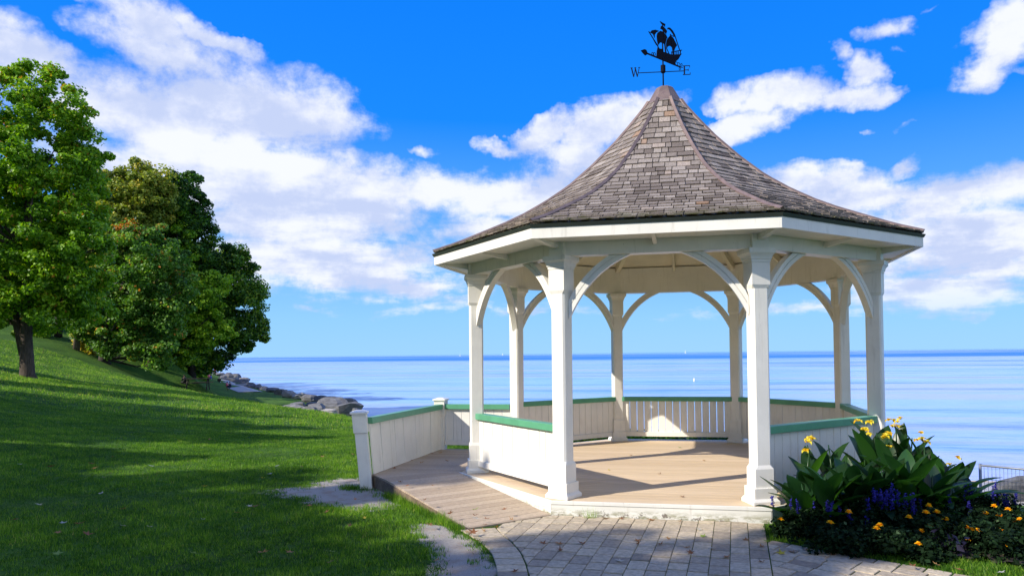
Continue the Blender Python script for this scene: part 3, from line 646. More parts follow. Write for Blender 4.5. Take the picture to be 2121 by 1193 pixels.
for u in np.linspace(0, 1, 9):
    c = A_+(B_-A_)*u
    rings.append([c+flean(u)*z/.8+np.array([dx, 0, z]) for dx, z in ((-.055, .685), (.055, .685), (.055, .77), (-.055, .77))])
b.loft(rings); rl = b.build('rail', GREEN, f1, bevel=.005)
for i in range(N):
    u0, u1 = (i+.02)/N, (i+.97)/N; b = MB(); R_ = []; tw = random.uniform(-.004, .004)
    for z in (.004, .684):
        R_.append([A_+(B_-A_)*u+flean(u)*z/.8+np.array([dx+tw, 0, z]) for u, dx in ((u0, -.011), (u0, .011), (u1, .011), (u1, -.011))][::-1])
    b.loft(R_); b.build('board', WHITE, f1)
f2 = thing('landing_fence', 'short white board fence with green rail joining the corner newel to the gazebo', 'fence', (-3.3, 1.08, 0))
b = MB(); b.frame((-3.285, 1.08, .727), (1, 0, 0), (0, 1, 0), Z, .575, .055, .042); b.build('rail', GREEN, f2, bevel=.005)
b = MB(); b.frame((-3.285, 1.06, .115), (1, 0, 0), (0, 1, 0), Z, .575, .014, .04); b.build('bottom_rail', WHITE, f2)
for i in range(8):
    x = -3.86+.144*(i+.5); b = MB(); b.frame((x, 1.09, .38), (1, 0, 0), (0, 1, 0), Z, .069, .011, .304); b.build('board', WHITE, f2)

# ------------------------------------------------------------------ paving
BO = [(-1.95, -3.56), (-1.72, -3.83), (-1.54, -4.05), (-1.37, -4.34), (-1.25, -4.63), (-1.14, -4.95), (-1.06, -5.3), (-1.0, -5.9), (-.98, -6.8), (-1.0, -8)]
BI = [(-1.62, -3.43), (-1.47, -3.70), (-1.30, -3.95), (-1.14, -4.26), (-1.02, -4.55), (-.90, -4.90), (-.80, -5.3), (-.74, -5.9), (-.72, -6.8), (-.74, -8)]
RB = [(1.10, -3.50), (1.49, -3.77), (1.85, -3.97), (2.18, -4.15), (2.49, -4.33), (3.2, -4.70), (4.2, -5.2), (6, -6.1)]
pv = []  # (poly, tint)
def add_paver(poly):
    if len(poly) >= 3 and abs(area(poly)) > .0015: pv.append((poly, min(1, max(0, random.gauss(.45, .22)))))
def lerp_poly(L, n):
    L = np.array(L); s = np.r_[0, np.cumsum(np.linalg.norm(np.diff(L, axis=0), axis=1))]; q = np.linspace(0, s[-1], n); return np.c_[np.interp(q, s, L[:, 0]), np.interp(q, s, L[:, 1])]
nb = 26; o_, i_ = lerp_poly(BO, nb), lerp_poly(BI, nb)
for j in range(nb-1):
    g = .055; q = [o_[j]*(1-g)+o_[j+1]*g, o_[j+1]*(1-g)+o_[j]*g, i_[j+1]*(1-g)+i_[j]*g, i_[j]*(1-g)+i_[j+1]*g]; q = [tuple(p) for p in q]
    if area(q) < 0: q = q[::-1]
    add_paver(q)
# main field: clip region is (convex pieces of) the area between the curved band, the deck front and the right divider
ddir = np.array((-.045, -1.)); ddir /= np.linalg.norm(ddir); cdir = np.array((-ddir[1], ddir[0]))  # cdir ~ +x
org = np.array((1.085, -2.83)); CW = .166
def band_clip(poly):
    for a_, b__ in zip(BI[:-1], BI[1:]):
        a_, b__ = np.array(a_), np.array(b__)
        cy = np.mean([p[1] for p in poly])
        if b__[1] <= cy <= a_[1] or (a_ is BI[0] and cy > a_[1]):
            e = b__-a_; n = np.array((-e[1], e[0])); n = -n if n@np.array((1, 0)) < 0 else n
            return clip(poly, -n, -(n@a_)-.004)
    return poly
front = [(-1.165, -2.818), tuple(D1+nO*.004), tuple(FLp+nO*.0)]
for col in range(0, 20):
    off = random.uniform(0, .2); s = -off-.3
    while s < 5.4:
        ln = random.choice((.20, .235, .25, .27)); g = .0030; ge = .0120
        q = [org-cdir*(CW*col+g)+ddir*(s+ge), org-cdir*(CW*(col+1)-g)+ddir*(s+ge), org-cdir*(CW*(col+1)-g)+ddir*(s+ln-ge), org-cdir*(CW*col+g)+ddir*(s+ln-ge)]
        s += ln; poly = [tuple(p) for p in q]
        if area(poly) < 0: poly = poly[::-1]
        poly = clip(poly, np.array((0, 1.)), -2.818)
        if len(poly) < 3: continue
        n2 = np.array((-tE[0]*-1, -tE[1]*-1)); # stay in front of the ramp's lower edge
        poly = clip(poly, -tE, -(tE@D1)-.008)
        if len(poly) < 3: continue
        cx = np.mean([p[0] for p in poly]); cy = np.mean([p[1] for p in poly])
        if cy > BI[0][1] and cx < -1.62: continue
        poly = band_clip(poly)
        if len(poly) >= 3: add_paver(poly)
# right field, laid at a slant, with an edging course along the bed
e2 = np.array((1.39, -.83)); e2 /= np.linalg.norm(e2); n2 = np.array((-e2[1], e2[0])); rbp = lerp_poly(RB, 30)
for a_, b__ in zip(rbp[:-1], rbp[1:]):
    g = (b__-a_)*.04; i1 = a_-n2*.13; i2 = b__-n2*.13; q = [tuple(i1+g), tuple(i2-g), tuple(b__-g), tuple(a_+g)]
    q = clip(q if area(q) > 0 else q[::-1], -cdir, -(cdir@org)-.006); add_paver(q) if len(q) > 2 else None
for row in range(0, 15):
    s = -random.uniform(0, .25)-3.2
    while s < 5:
        ln = random.choice((.19, .24, .27)); g = .006; o0 = np.array(RB[0])-n2*(.135+row*.15)
        q = [o0+e2*(s+g)-n2*g, o0+e2*(s+g)-n2*(.15-g), o0+e2*(s+ln-g)-n2*(.15-g), o0+e2*(s+ln-g)-n2*g]; s += ln
        poly = [tuple(p) for p in q]; poly = poly if area(poly) > 0 else poly[::-1]
        poly = clip(poly, -cdir, -(cdir@org)-.006)
        if len(poly) < 3: continue
        c = np.mean(poly, axis=0)
        if seg_dist(np.array([c]), rbp)[0] > -.12 or c[1] < -8.2: continue
        add_paver(poly)
bed_poly = [(-1.165, -2.80), (-1.98, -3.55)]+BO[1:]+[(6, -8)]+RB[::-1]+[(1.09, -2.9), (1.09, -2.80)]
b = MB(); b.prism(bed_poly, -.30, G0-.018); paving = b.build('paving', JOINT); paving['kind'] = 'structure'; OFF[paving.name] = np.zeros(3)
def to_px(P):
    q = np.array(P)-CAM; d = q@_f; return (WPX/2+SX+FPX*(q@_R)/d, HPX/2+SY-FPX*(q@_U)/d, d)
def pv_score(e):
    c = np.mean(e[0], axis=0); u, v, d = to_px((c[0], c[1], G0))
    return abs(area(e[0]))/max(d, .5)**3*(1 if (-60 < u < 2180 and v < 1240 and d > 0) else .001)
pv.sort(key=pv_score, reverse=True)
def paver(mb, poly, tint):
    h = random.uniform(-.003, .002); c = np.mean(poly, axis=0); tx, ty = random.uniform(-.01, .01), random.uniform(-.01, .01)
    zt = lambda x, y: G0+h+(x-c[0])*tx+(y-c[1])*ty
    top = [(p[0]+(c[0]-p[0])*.035, p[1]+(c[1]-p[1])*.035) for p in poly]
    mb.loft([[(x, y, G0-.03) for x, y in poly], [(x, y, zt(x, y)-.004) for x, y in poly], [(x, y, zt(x, y)) for x, y in top]], tint)
for poly, tt in pv[:300]: b = MB(); paver(b, poly, tt); b.build('paver', PAVE, paving)
b = MB()
for poly, tt in pv[300:]: paver(b, poly, tt)
if pv[300:]: b.build('pavers', PAVE, paving, kind='stuff')

# ------------------------------------------------------------------ grass
def in_poly(P, poly):
    x, y = P[:, 0], P[:, 1]; ins = np.zeros(len(P), bool); j = len(poly)-1
    for i in range(len(poly)):
        xi, yi = poly[i]; xj, yj = poly[j]
        c = ((yi > y) != (yj > y)) & (x < (xj-xi)*(y-yi)/(yj-yi+1e-12)+xi); ins ^= c; j = i
    return ins
BEDP = [(1.25, -2.95), (1.75, -3.55), (2.4, -3.85), (3.1, -4.15), (4.2, -4.75), (6, -5.6), (7.5, -4), (6.2, -1), (4.6, .6), (3.4, .6), (2.9, -1.2), (1.3, -2.8)]
RAMPP = [tuple(D8), tuple(D1), tuple(FLp+nO*.02), tuple(D8+nO*(WR+.02)-tE*.52), (-3.96, -1.52), (-3.96, 1.14), (-2.8, 1.14)]
def blades(P2, n_per, spread, h0, h1, w, name, mat, tint_mu=.5, zoff=0.):
    n = len(P2)*n_per; base = np.repeat(P2, n_per, axis=0)+rng.normal(0, spread, (n, 2)); 
    z = np.concatenate([ground_np(base[i:i+20000])[0] for i in range(0, n, 20000)])+zoff-.012
    th = rng.uniform(0, 2*pi, n); ln = rng.uniform(h0, h1, n); lean = rng.normal(0, .45, n); ph = rng.uniform(0, 2*pi, n)
    dx, dy = np.cos(th)*w/2, np.sin(th)*w/2; tip = np.c_[base[:, 0]+np.cos(ph)*lean*ln, base[:, 1]+np.sin(ph)*lean*ln, z+ln]
    V = np.stack([np.c_[base[:, 0]-dx, base[:, 1]-dy, z], np.c_[base[:, 0]+dx, base[:, 1]+dy, z], tip], 1).reshape(-1, 3)
    patch = .14*np.sin(base[:, 0]*2.1+np.sin(base[:, 1]*3))*np.cos(base[:, 1]*1.7+1.5*np.sin(base[:, 0]*1.3))+.10*np.sin(base[:, 0]*7+base[:, 1]*5)*np.sin(base[:, 1]*8-base[:, 0]*3)
    ln = ln*(1+1.6*patch)*np.repeat(rng.uniform(.6, 1.35, len(P2)), n_per); tip = np.c_[base[:, 0]+np.cos(ph)*lean*ln, base[:, 1]+np.sin(ph)*lean*ln, z+ln]
    V = np.stack([np.c_[base[:, 0]-dx, base[:, 1]-dy, z], np.c_[base[:, 0]+dx, base[:, 1]+dy, z], tip], 1).reshape(-1, 3)
    tint = np.clip(rng.normal(tint_mu, .2, n)+patch, 0, 1); F = np.arange(n*3).reshape(-1, 3)
    me = npmesh(name, V, F, tint); o = link_mesh(name, me, mat); o['kind'] = 'stuff'; return o
def scatter(n, dmin, dmax, px0=-60, px1=1010, pw=1.0):
    d = dmin+(dmax-dmin)*rng.random(n)**pw; px = rng.uniform(px0, px1, n); q = CAM[None, :]+np.stack([dirn(p, 733) for p in px])*d[:, None]; return q[:, :2]
P = scatter(52000, 4.6, 19, pw=.85); P = P[~in_poly(P, RAMPP) & ~in_poly(P, bed_poly) & (np.hypot(P[:, 0], P[:, 1]) > 3.05)]
P = P[dirt_mask(P) < rng.uniform(.1, .9, len(P))]
g_near = blades(P, 9, .026, .018, .046, .006, 'grass', L_GRASS, .42); g_near['label'] = 'short mown green grass covering the park lawn'
P = scatter(26000, 19, 42, -60, 800, .9); g_far = blades(P, 5, .06, .04, .08, .016, 'grass', L_GRASS, .55); g_far['label'] = 'mown green grass on the far slope of the lawn'
P = np.c_[rng.uniform(1.0, 6, 20000), rng.uniform(-5.9, -2.8, 20000)]; P = P[~in_poly(P, bed_poly) & ((~in_poly(P, BEDP)) | (rng.random(len(P)) < .12)) & (np.hypot(P[:, 0], P[:, 1]) > 3.08)]
blades(P, 8, .025, .02, .06, .006, 'grass', L_GRASS, .45)
# taller unmown fringe along the ramp edge and tufts
fr = []
for u in np.linspace(0, 1, 420): q = D8+nO*(WR+.03+rng.uniform(0, .07))+tE*(.1+u*(TL-.1)); fr.append(q)
for _ in range(90): fr.append((-4.12+rng.normal(0, .09), -1.68+rng.normal(0, .05)))
fr = np.array(fr); fr = fr[rng.random(len(fr)) < .6]; blades(fr, 10, .025, .03, .085, .006, 'grass', L_GRASS, .4)
blades(np.array([(-.72, -2.87), (-.69, -2.86), (-.75, -2.86)]), 14, .02, .05, .17, .004, 'grass', L_GRASS, .6)

# ------------------------------------------------------------------ trees
def leaves_np(C_, R_, per, size, seed, flat=.7, up=.5, sway=.0):
    r = np.random.default_rng(seed); n = len(C_)*per; c = np.repeat(C_, per, axis=0); rr = np.repeat(R_, per)
    d = r.normal(size=(n, 3)); d /= np.linalg.norm(d, axis=1)[:, None]; q = c+d*(rr*r.random(n)**.45)[:, None]*np.array([1, 1, flat])
    nrm = d*.6+r.normal(size=(n, 3))*.55+np.array([0, 0, up]); nrm /= np.linalg.norm(nrm, axis=1)[:, None]
    a = np.cross(nrm, r.normal(size=(n, 3))); a /= np.linalg.norm(a, axis=1)[:, None]; b_ = np.cross(nrm, a)
    s = size*r.uniform(.6, 1.25, n)[:, None]
    V = np.stack([q-a*s*.55, q+b_*s*.42-a*s*.05+nrm*s*.08, q+a*s*.6, q-b_*s*.42-a*s*.05+nrm*s*.08], 1).reshape(-1, 3)
    return V, np.arange(n*4).reshape(-1, 4)
def crown_points(ells, n, seed, lo=.35):
    r = np.random.default_rng(seed); C_ = []; vol = np.array([e[3]*e[4]*e[5] for e in ells])**.75; vol /= vol.sum()
    for e, k in zip(ells, np.maximum(3, (vol*n).astype(int))):
        d = r.normal(size=(k, 3)); d /= np.linalg.norm(d, axis=1)[:, None]; f = (lo+(1-lo)*r.random(k)**.5)[:, None]
        C_.append(np.array(e[:3])+d*f*np.array(e[3:6]))
    return np.concatenate(C_)
def tree(name, label, base, trunk, ells, nclump, rc, per, leaf, mat, seed, group=None, tint=(.45, .2), tintf=None, cat='tree', lo=.35, flat=.7):
    base = np.array(base, float); root = thing(name, label, cat, tuple(base), group)
    r = random.Random(seed); C_ = crown_points(ells, nclump, seed, lo); R_ = np.random.default_rng(seed+5).uniform(rc*.6, rc*1.35, len(C_))
    sp2 = crown_points(ells, max(6, nclump//5), seed+9, 1.0); ec = np.mean([e[:3] for e in ells], axis=0); dd_ = sp2-ec; sp2 = sp2+dd_/np.linalg.norm(dd_, axis=1)[:, None]*rc*.12
    C_ = np.concatenate([C_, sp2]); R_ = np.concatenate([R_, np.full(len(sp2), rc*.62)])
    V, F = leaves_np(C_, R_, per, leaf, seed+1, flat)
    tn = np.random.default_rng(seed+2).normal(tint[0], tint[1], len(F))+np.repeat(np.random.default_rng(seed+3).normal(0, .12, len(C_)), per)
    if tintf is not None: tn = tn+tintf(V[::4])
    me = npmesh('crown', V-base, F, np.clip(tn, 0, 1)); link_mesh('crown', me, mat, root)
    b = MB()
    for tk in trunk: # each tk: list of (x,y,z,r)
        pts = [np.array(q[:3]) for q in tk]; rr = [q[3] for q in tk]; b.tube(pts, rr, 10, .5)
    tp = [np.array(q) for tk in trunk for q in tk[1:]]
    for c in C_[::max(1, len(C_)//46)]:
        cand = [q for q in tp if q[2] < c[2]+.2] or tp
        q = min(cand, key=lambda w: np.linalg.norm(w[:3]-c)+.6*max(0, c[2]-w[2]-1)); m_ = q[:3]*.45+c*.55+np.array([0, 0, -.12*np.linalg.norm(c-q[:3])])
        b.tube([q[:3], m_, c], [min(.09, q[3]*.5), min(.05, q[3]*.3), .012], 5, .3)
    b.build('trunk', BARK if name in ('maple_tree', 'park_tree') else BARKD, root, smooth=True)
    return root
def foot(px, d, sink=.15): x, y = gxy(px, d); return np.array([x, y, ground(x, y)-sink])
def rel(px, py, d): return at(px, py, d)
# the big maple at the left
tb = foot(57, 26, .1); P_ = lambda px, py, dd=0: at(px, py, 26+dd)
tk1 = [(*tb, .36), (*(tb+Z*.22), .24), (*P_(54, 700), .195), (*P_(56, 640), .18), (*P_(58, 520), .16), (*P_(60, 380), .10), (*P_(62, 220), .04)]
tk2 = [(*P_(50, 735), .16), (*P_(36, 672), .14), (*P_(10, 560, .5), .10), (*P_(-30, 400, .8), .05)]
E_ = lambda px, py, rx, ry, dd=0, rz_=None, d0=26: (*at(px, py, d0+dd), rx*d0/FPX, (rz_ if rz_ else rx*.9)*d0/FPX, ry*d0/FPX)
ellsA = [E_(70, 225, 90, 85), E_(40, 330, 150, 110), E_(90, 420, 125, 110), E_(20, 480, 175, 120), E_(85, 560, 130, 95), E_(10, 610, 170, 70), E_(130, 350, 70, 60, 1), E_(168, 325, 48, 26), E_(78, 172, 42, 44), E_(130, 240, 60, 55), E_(185, 310, 45, 30, .5), E_(30, 190, 50, 40), E_(178, 500, 45, 60), E_(150, 480, 55, 50, -1), E_(140, 600, 75, 60, .5), E_(165, 590, 62, 60), E_(170, 420, 50, 60), E_(60, 648, 130, 40), E_(190, 640, 50, 34), E_(-80, 400, 110, 240)]
def tA(V): return .12*np.clip((V[:, 2]-7)/5, 0, 1)  # sunlit top painted in: leaf tint brightens with height
tree('maple_tree', 'tall green maple with forked grey trunk standing on the lawn, nearest of the trees', tb, [tk1, tk2], ellsA, 600, .40, 210, .112, L_MAPLE, 21, tint=(.42, .2), tintf=tA)
def mk(name, label, px, d, ells, n, rc, per, leaf, mat, seed, trunk_px, tint=(.45, .2), tintf=None, lo=.35, r0=.3, group=None):
    tb_ = foot(px, d, .2); top = at(trunk_px[-1][0], trunk_px[-1][1], d)
    tk = [(*tb_, r0*1.5), (*(tb_+Z*.4), r0)]+[(*at(x, y, d), r0*(1-.25*i)) for i, (x, y) in enumerate(trunk_px)]
    E2 = [E_(q[0], q[1], q[2], q[3], q[4] if len(q) > 4 else 0, None, d) for q in ells]
    return tree(name, label, tb_, [tk], E2, n, rc, per, leaf, mat, seed, group, tint, tintf, lo=lo)
mk('yellowing_tree', 'tall broad tree turning yellow at the top, behind the big maple', 232, 52, [(262, 400, 62, 66), (235, 470, 70, 80), (300, 420, 55, 60), (210, 560, 60, 60), (330, 375, 26, 20), (225, 380, 26, 30)], 200, .72, 210, .20, L_YELLOW, 31, [(235, 640), (245, 520), (258, 420)], (.5, .22))
mk('dark_green_tree', 'tall dark green tree with a ragged crown right of the yellowing tree', 300, 55, [(352, 410, 62, 46), (375, 440, 52, 60), (340, 480, 60, 70), (398, 500, 46, 60), (410, 560, 44, 60), (395, 378, 24, 14), (330, 380, 40, 26)], 200, .72, 210, .20, L_DARK, 41, [(310, 640), (330, 540), (350, 440)], (.4, .2), r0=.34)
def tO(V): # autumn-orange sprays near the top of this crown
    q = at(295, 470, 47); dd = np.linalg.norm((V-q)*np.array([1, .4, 1.2]), axis=1); return .75*(dd < 1.0)*(np.random.default_rng(3).random(len(V)) < .7)
mk('grey_green_tree', 'grey-green leafy tree with orange sprays at its top, in the middle of the grove', 215, 46, [(300, 540, 78, 76), (270, 600, 70, 80), (345, 600, 60, 70), (240, 650, 60, 50), (320, 680, 60, 60), (280, 490, 40, 30), (250, 700, 50, 40), (320, 725, 50, 36), (210, 620, 50, 60), (195, 680, 40, 40)], 340, .58, 190, .17, L_MID, 51, [(222, 690), (245, 620), (280, 540)], (.5, .2), tO, r0=.3)
mk('round_lakeside_tree', 'dense round-crowned green tree at the lake end of the grove', 372, 58, [(455, 590, 78, 76), (480, 640, 72, 64), (420, 640, 72, 70), (500, 690, 50, 50), (430, 715, 76, 46), (400, 740, 50, 34), (470, 545, 50, 36), (395, 600, 50, 60), (530, 690, 22, 30), (520, 610, 26, 30), (420, 752, 40, 16)], 350, .72, 200, .19, L_DARK, 61, [(376, 740), (405, 690), (440, 620)], (.62, .24), r0=.36)
mk('sunlit_green_tree', 'lighter green tree with yellowish sprays in front of the round lakeside tree', 340, 54, [(405, 650, 50, 46), (440, 600, 40, 36), (375, 560, 40, 56), (385, 700, 46, 44), (370, 735, 40, 30), (450, 690, 36, 26), (360, 480, 46, 40)], 180, .58, 190, .17, L_BRIGHT, 71, [(345, 740), (365, 690), (390, 640)], (.62, .24), r0=.28)
# slender trunks and understorey
for i, (px, d, tp, rr) in enumerate([(158, 46, (156, 640), .16), (308, 50, (316, 700), .15), (398, 57, (392, 700), .24), (282, 53, (285, 660), .2), (262, 50, (255, 640), .26), (120, 49, (118, 640), .2), (18, 50, (16, 640), .18), (350, 56, (352, 690), .2)]):
    tb_ = foot(px, d); tp_ = at(*tp, d); root = thing('understorey_tree', ['pale crooked trunk catching the sun at the edge of the grove', 'short sunlit trunk stub at the foot of the grove', 'thick dark trunk nearest the picnic table', 'thin dark trunk in the middle of the grove', 'forked dark trunk behind the grey-green tree', 'thin dark trunk behind the bushes left of the grove', 'thin trunk at far left behind the big maple', 'dark trunk just left of the lakeside tree'][i], 'tree', tuple(tb_))
    b = MB(); m_ = (tb_+tp_)/2+np.array([.12, 0, 0]); b.tube([tb_, m_, tp_], [rr*1.3, rr, rr*.8], 8, .95); b.build('trunk', BARK if i < 2 else BARKD, root, smooth=True)  # sunlit pair gets paler bark, the rest the copy with shade in its colour
    Cq = crown_points([(*(tp_+Z*1.2), 1.6, 1.6, 1.3)], 26, 500+i); V, F = leaves_np(Cq, np.full(len(Cq), .6), 60, .24, 600+i); link_mesh('crown', npmesh('crown', V-tb_, F, np.clip(rng.normal(.4, .2, len(F)), 0, 1)), L_DARK, root)
def bush(name, label, base, ells, n, rc, per, leaf, mat, seed, tint=(.5, .2), cat='bush', group=None):
    base = np.array(base, float); root = thing(name, label, cat, tuple(base), group); Cq = crown_points(ells, n, seed, .2)
    V, F = leaves_np(Cq, np.random.default_rng(seed).uniform(rc*.6, rc*1.2, len(Cq)), per, leaf, seed+1)
    link_mesh('foliage', npmesh('foliage', V-base, F, np.clip(rng.normal(tint[0], tint[1], len(F)), 0, 1)), mat, root)
    b = MB()
    for c in Cq[::max(1, len(Cq)//7)]: b.tube([base-Z*.1, (base+c)/2+Z*.05, c], [.03, .02, .008], 5, .3)
    b.build('stem', BARK, root); return root
def bpx(name, label, px, py, d, rx, ry, mat, seed, tint=(.5, .2), leaf=.2, n=30, per=70, **k):
    return bush(name, label, foot(px, d, .05), [E_(px, py, rx, ry, 0, None, d)], n, .45, per, leaf, mat, seed, tint, **k)
bpx('sunlit_bush', 'yellow-green sunlit bush at the top of the slope beside the maple trunk', 80, 688, 48, 17, 24, L_BRIGHT, 801, (.95, .1), n=20)
bpx('sunlit_bush', 'yellow-green sunlit bush seen between the dark trunks', 258, 722, 62, 22, 30, L_BRIGHT, 802, (.95, .1), n=20)
bpx('reddish_bush', 'reddish brown bush beside the pale crooked trunk', 178, 712, 47, 20, 32, L_YELLOW, 803, (.95, .1), n=24)
for i, (px, py, d, rx, ry, lb) in enumerate([(20, 672, 58, 60, 60, 'dark hedge bush on the crest at the far left'), (120, 690, 56, 40, 50, 'dark hedge bush on the crest right of the sunlit bush'), (205, 700, 66, 50, 70, 'dark shady bush behind the reddish bush'), (290, 730, 72, 50, 60, 'dark shady bush between the grove trunks'), (345, 750, 76, 45, 50, 'dark shady bush behind the lakeside tree trunk'), (405, 770, 96, 22, 26, 'small green bush at the lake end of the grove'), (235, 660, 70, 50, 60, 'dark shady bush high behind the forked trunk')]):
    bpx('dark_bush', lb, px, py, d, rx, ry, L_DARK if i != 5 else L_BRIGHT, 820+i, (.35, .2), .34, 70, 60)
# wood behind the grove and up the hill: one mass nobody could count
Cq = []
for i in range(230):
    px = rng.uniform(-200, 398); d = rng.uniform(66, 120); x, y = gxy(px, d); g = ground(x, y); Cq.append((x, y, g+rng.uniform(.3, 8.5 if px < 330 else 5)))
Cq = np.array(Cq); V, F = leaves_np(Cq, np.full(len(Cq), 2.4), 90, .75, 77)
wd = link_mesh('woodland', npmesh('woodland', V, F, np.clip(rng.normal(.3, .2, len(F)), 0, 1)), L_DARK); wd['kind'] = 'stuff'; wd['label'] = 'dark woodland filling the slope behind the grove'
# trees of the park on the sun's side (behind and left of the viewpoint), whose shade lies over the lawn, the bed and the paving
ORDW = ['rightmost', 'second', 'third', 'fourth', 'fifth', 'sixth', 'seventh', 'eighth', 'ninth', 'tenth', 'eleventh', 'twelfth', 'thirteenth']
SH = [(16, 14.0, 3.4), (11.2, 13.9, 3.2), (6.9, 13.7, 2.6), (3.95, 13.65, 1.45), (1.2, 11.35, 1.5), (-.85, 12.3, .5), (-2.6, 10.3, .9), (-5, 9.3, 1.6), (-8.6, 11, 1.5), (-11.6, 11, 1.7), (-15., 11, 1.6), (-19.6, 10, .4), (-27, 10, .8)]
def shade_tree(e, top, hw, seed, back=20.45, n=90, per=60, leaf=.36, low=None):
    x, y = .622*e-.783*back, -.783*e-.622*back; g = ground(x, y); base = np.array((x, y, g-.1)); low = g+2.3 if low is None else low
    T_ = top-.45; hz = (T_-low)/2; ells = []
    for k in (-.62, 0, .62): ells.append((x+.622*hw*k, y-.783*hw*k, low+hz+(0 if k == 0 else -.12*hz), hw*.55, hw*.55, hz*(1. if k == 0 else .86)))
    tree('park_tree', f'leafy park tree outside the view, {ORDW[(seed-900)//7]} from the right in the shading row', base, [[(*base, .36), (x, y, g+2, .27), (x+.1, y, low+hz, .16), (x, y, T_-.5, .05)]], ells, n, .62, per, leaf, L_MAPLE, seed, group='park trees outside the view', lo=.15)
for i, s_ in enumerate(SH): shade_tree(*s_[:3], 900+i*7, *s_[3:])

# ------------------------------------------------------------------ shore stones
def rock(b, c, sx, sy, sz, th, seed, tint):
    r = np.random.default_rng(seed); n1, n2_ = 7, 10; vs = []; X = np.array([cos(th), sin(th), 0]); Y = np.array([-sin(th), cos(th), 0])
    k = r.normal(size=(9, 3)); k /= np.linalg.norm(k, axis=1)[:, None]; kd = r.uniform(.55, .85, 9)
    rows = []
    for i in range(n1+1):
        f = -pi/2+pi*i/n1; row = []
        for j in range(n2_):
            a = 2*pi*j/n2_; d = np.array([cos(f)*cos(a), cos(f)*sin(a), sin(f)]); d = np.sign(d)*np.abs(d)**.72
            for kk, dd in zip(k, kd): # chop facets
                e = d@kk
                if e > dd: d = d-kk*(e-dd)
            d = d*(1+r.normal(0, .025)); row.append(np.array(c)+X*d[0]*sx+Y*d[1]*sy+Z*d[2]*sz)
        rows.append(row)
    b.loft(rows, tint, cap=False)
STN = 0
def stone(px, py, d, w, h, tint, label, group=None, th=None, dep=None, name='shore_stone'):
    global STN; STN += 1; c = at(px, py, d); b = MB(); sx = w/2*d/FPX; sz = h/2*d/FPX
    base = (c[0], c[1], c[2]-sz)
    b2 = MB(); rock(b2, c, sx, dep or sx*.8, sz*1.15, th if th is not None else YAW+random.uniform(-.3, .3), 1000+STN, tint)
    b2.v = [tuple(np.array(v)-np.array(base)) for v in b2.v]
    me = D.meshes.new(name); me.from_pydata(b2.v, [], b2.f); a = me.attributes.new('tint', 'FLOAT', 'FACE'); a.data.foreach_set('value', np.array(b2.t, np.float32))
    o = link_mesh(name, me, STONE); o.location = base; tag(o, label, 'rock', group); return o
for q in [(725, 848, 45, 62, 42, .35, 'big dark grey rock mound nearest the leaning fence post', None), (690, 843, 46, 70, 38, .4, 'broad grey rock left of the biggest rock mound', None), (655, 846, 43, 60, 22, .45, 'grey rock slab lying on the lawn edge'),
          (683, 853, 41, 36, 18, .9, 'pale sunlit rock at the lawn edge'), (640, 850, 42, 36, 15, .55, 'grey fissured block at the lawn edge beside the pale rock'), (612, 843, 43, 60, 10, .7, 'long low pale slab set in the lawn'), (618, 838, 47, 46, 13, .35, 'jointed grey block row behind the long slab'),
          (655, 836, 52, 50, 10, .4, 'flat grey rock between path and stone row'), (710, 838, 50, 60, 26, .3, 'dark rock at the water side of the mound'), (740, 857, 41, 36, 22, .35, 'low dark rock touching the leaning fence post in view')]:
    stone(*q)
for i, (px, py, d, w, h) in enumerate(sorted([(562, 811, 92, 26, 11), (582, 815, 84, 22, 11), (600, 819, 78, 26, 11), (622, 822, 72, 26, 12), (643, 826, 66, 28, 12), (664, 829, 62, 24, 11), (685, 832, 58, 26, 12), (545, 808, 98, 22, 9), (528, 807, 104, 26, 11), (512, 806, 104, 22, 12), (497, 803, 108, 24, 12)])):
    stone(px, py-1, d, w*1.35, h*1.5, random.uniform(.1, .8), ['leftmost', 'second', 'third', 'fourth', 'fifth', 'sixth', 'seventh', 'eighth', 'ninth', 'tenth', 'rightmost'][i]+' blocky grey stone of the row between lawn and lake', 'shore stones in a row above the water')
for i, (px, py, d, w, h) in enumerate(sorted([(500, 795, 125, 40, 14), (482, 789, 132, 34, 12), (515, 800, 116, 34, 12), (470, 781, 150, 30, 9), (487, 781, 150, 24, 10), (455, 776, 175, 26, 7), (440, 771, 210, 26, 6), (502, 787, 135, 26, 9), (425, 768, 250, 24, 5), (475, 776, 165, 16, 8), (530, 802, 112, 26, 10), (462, 783, 140, 14, 8)])):
    stone(px, py, d, w*1.15, h*1.3, random.uniform(.1, .6), ['leftmost', 'second', 'third', 'fourth', 'fifth', 'sixth', 'seventh', 'eighth', 'ninth', 'tenth', 'eleventh', 'rightmost'][i]+' grey boulder from the left on the rocky bank by the walkers', 'boulders of the far rocky bank')
stone(2102, 1010, 19.5, 100, 54, .12, 'large grey quarry stone lying on the path behind the wire fence', None, YAW, .5)

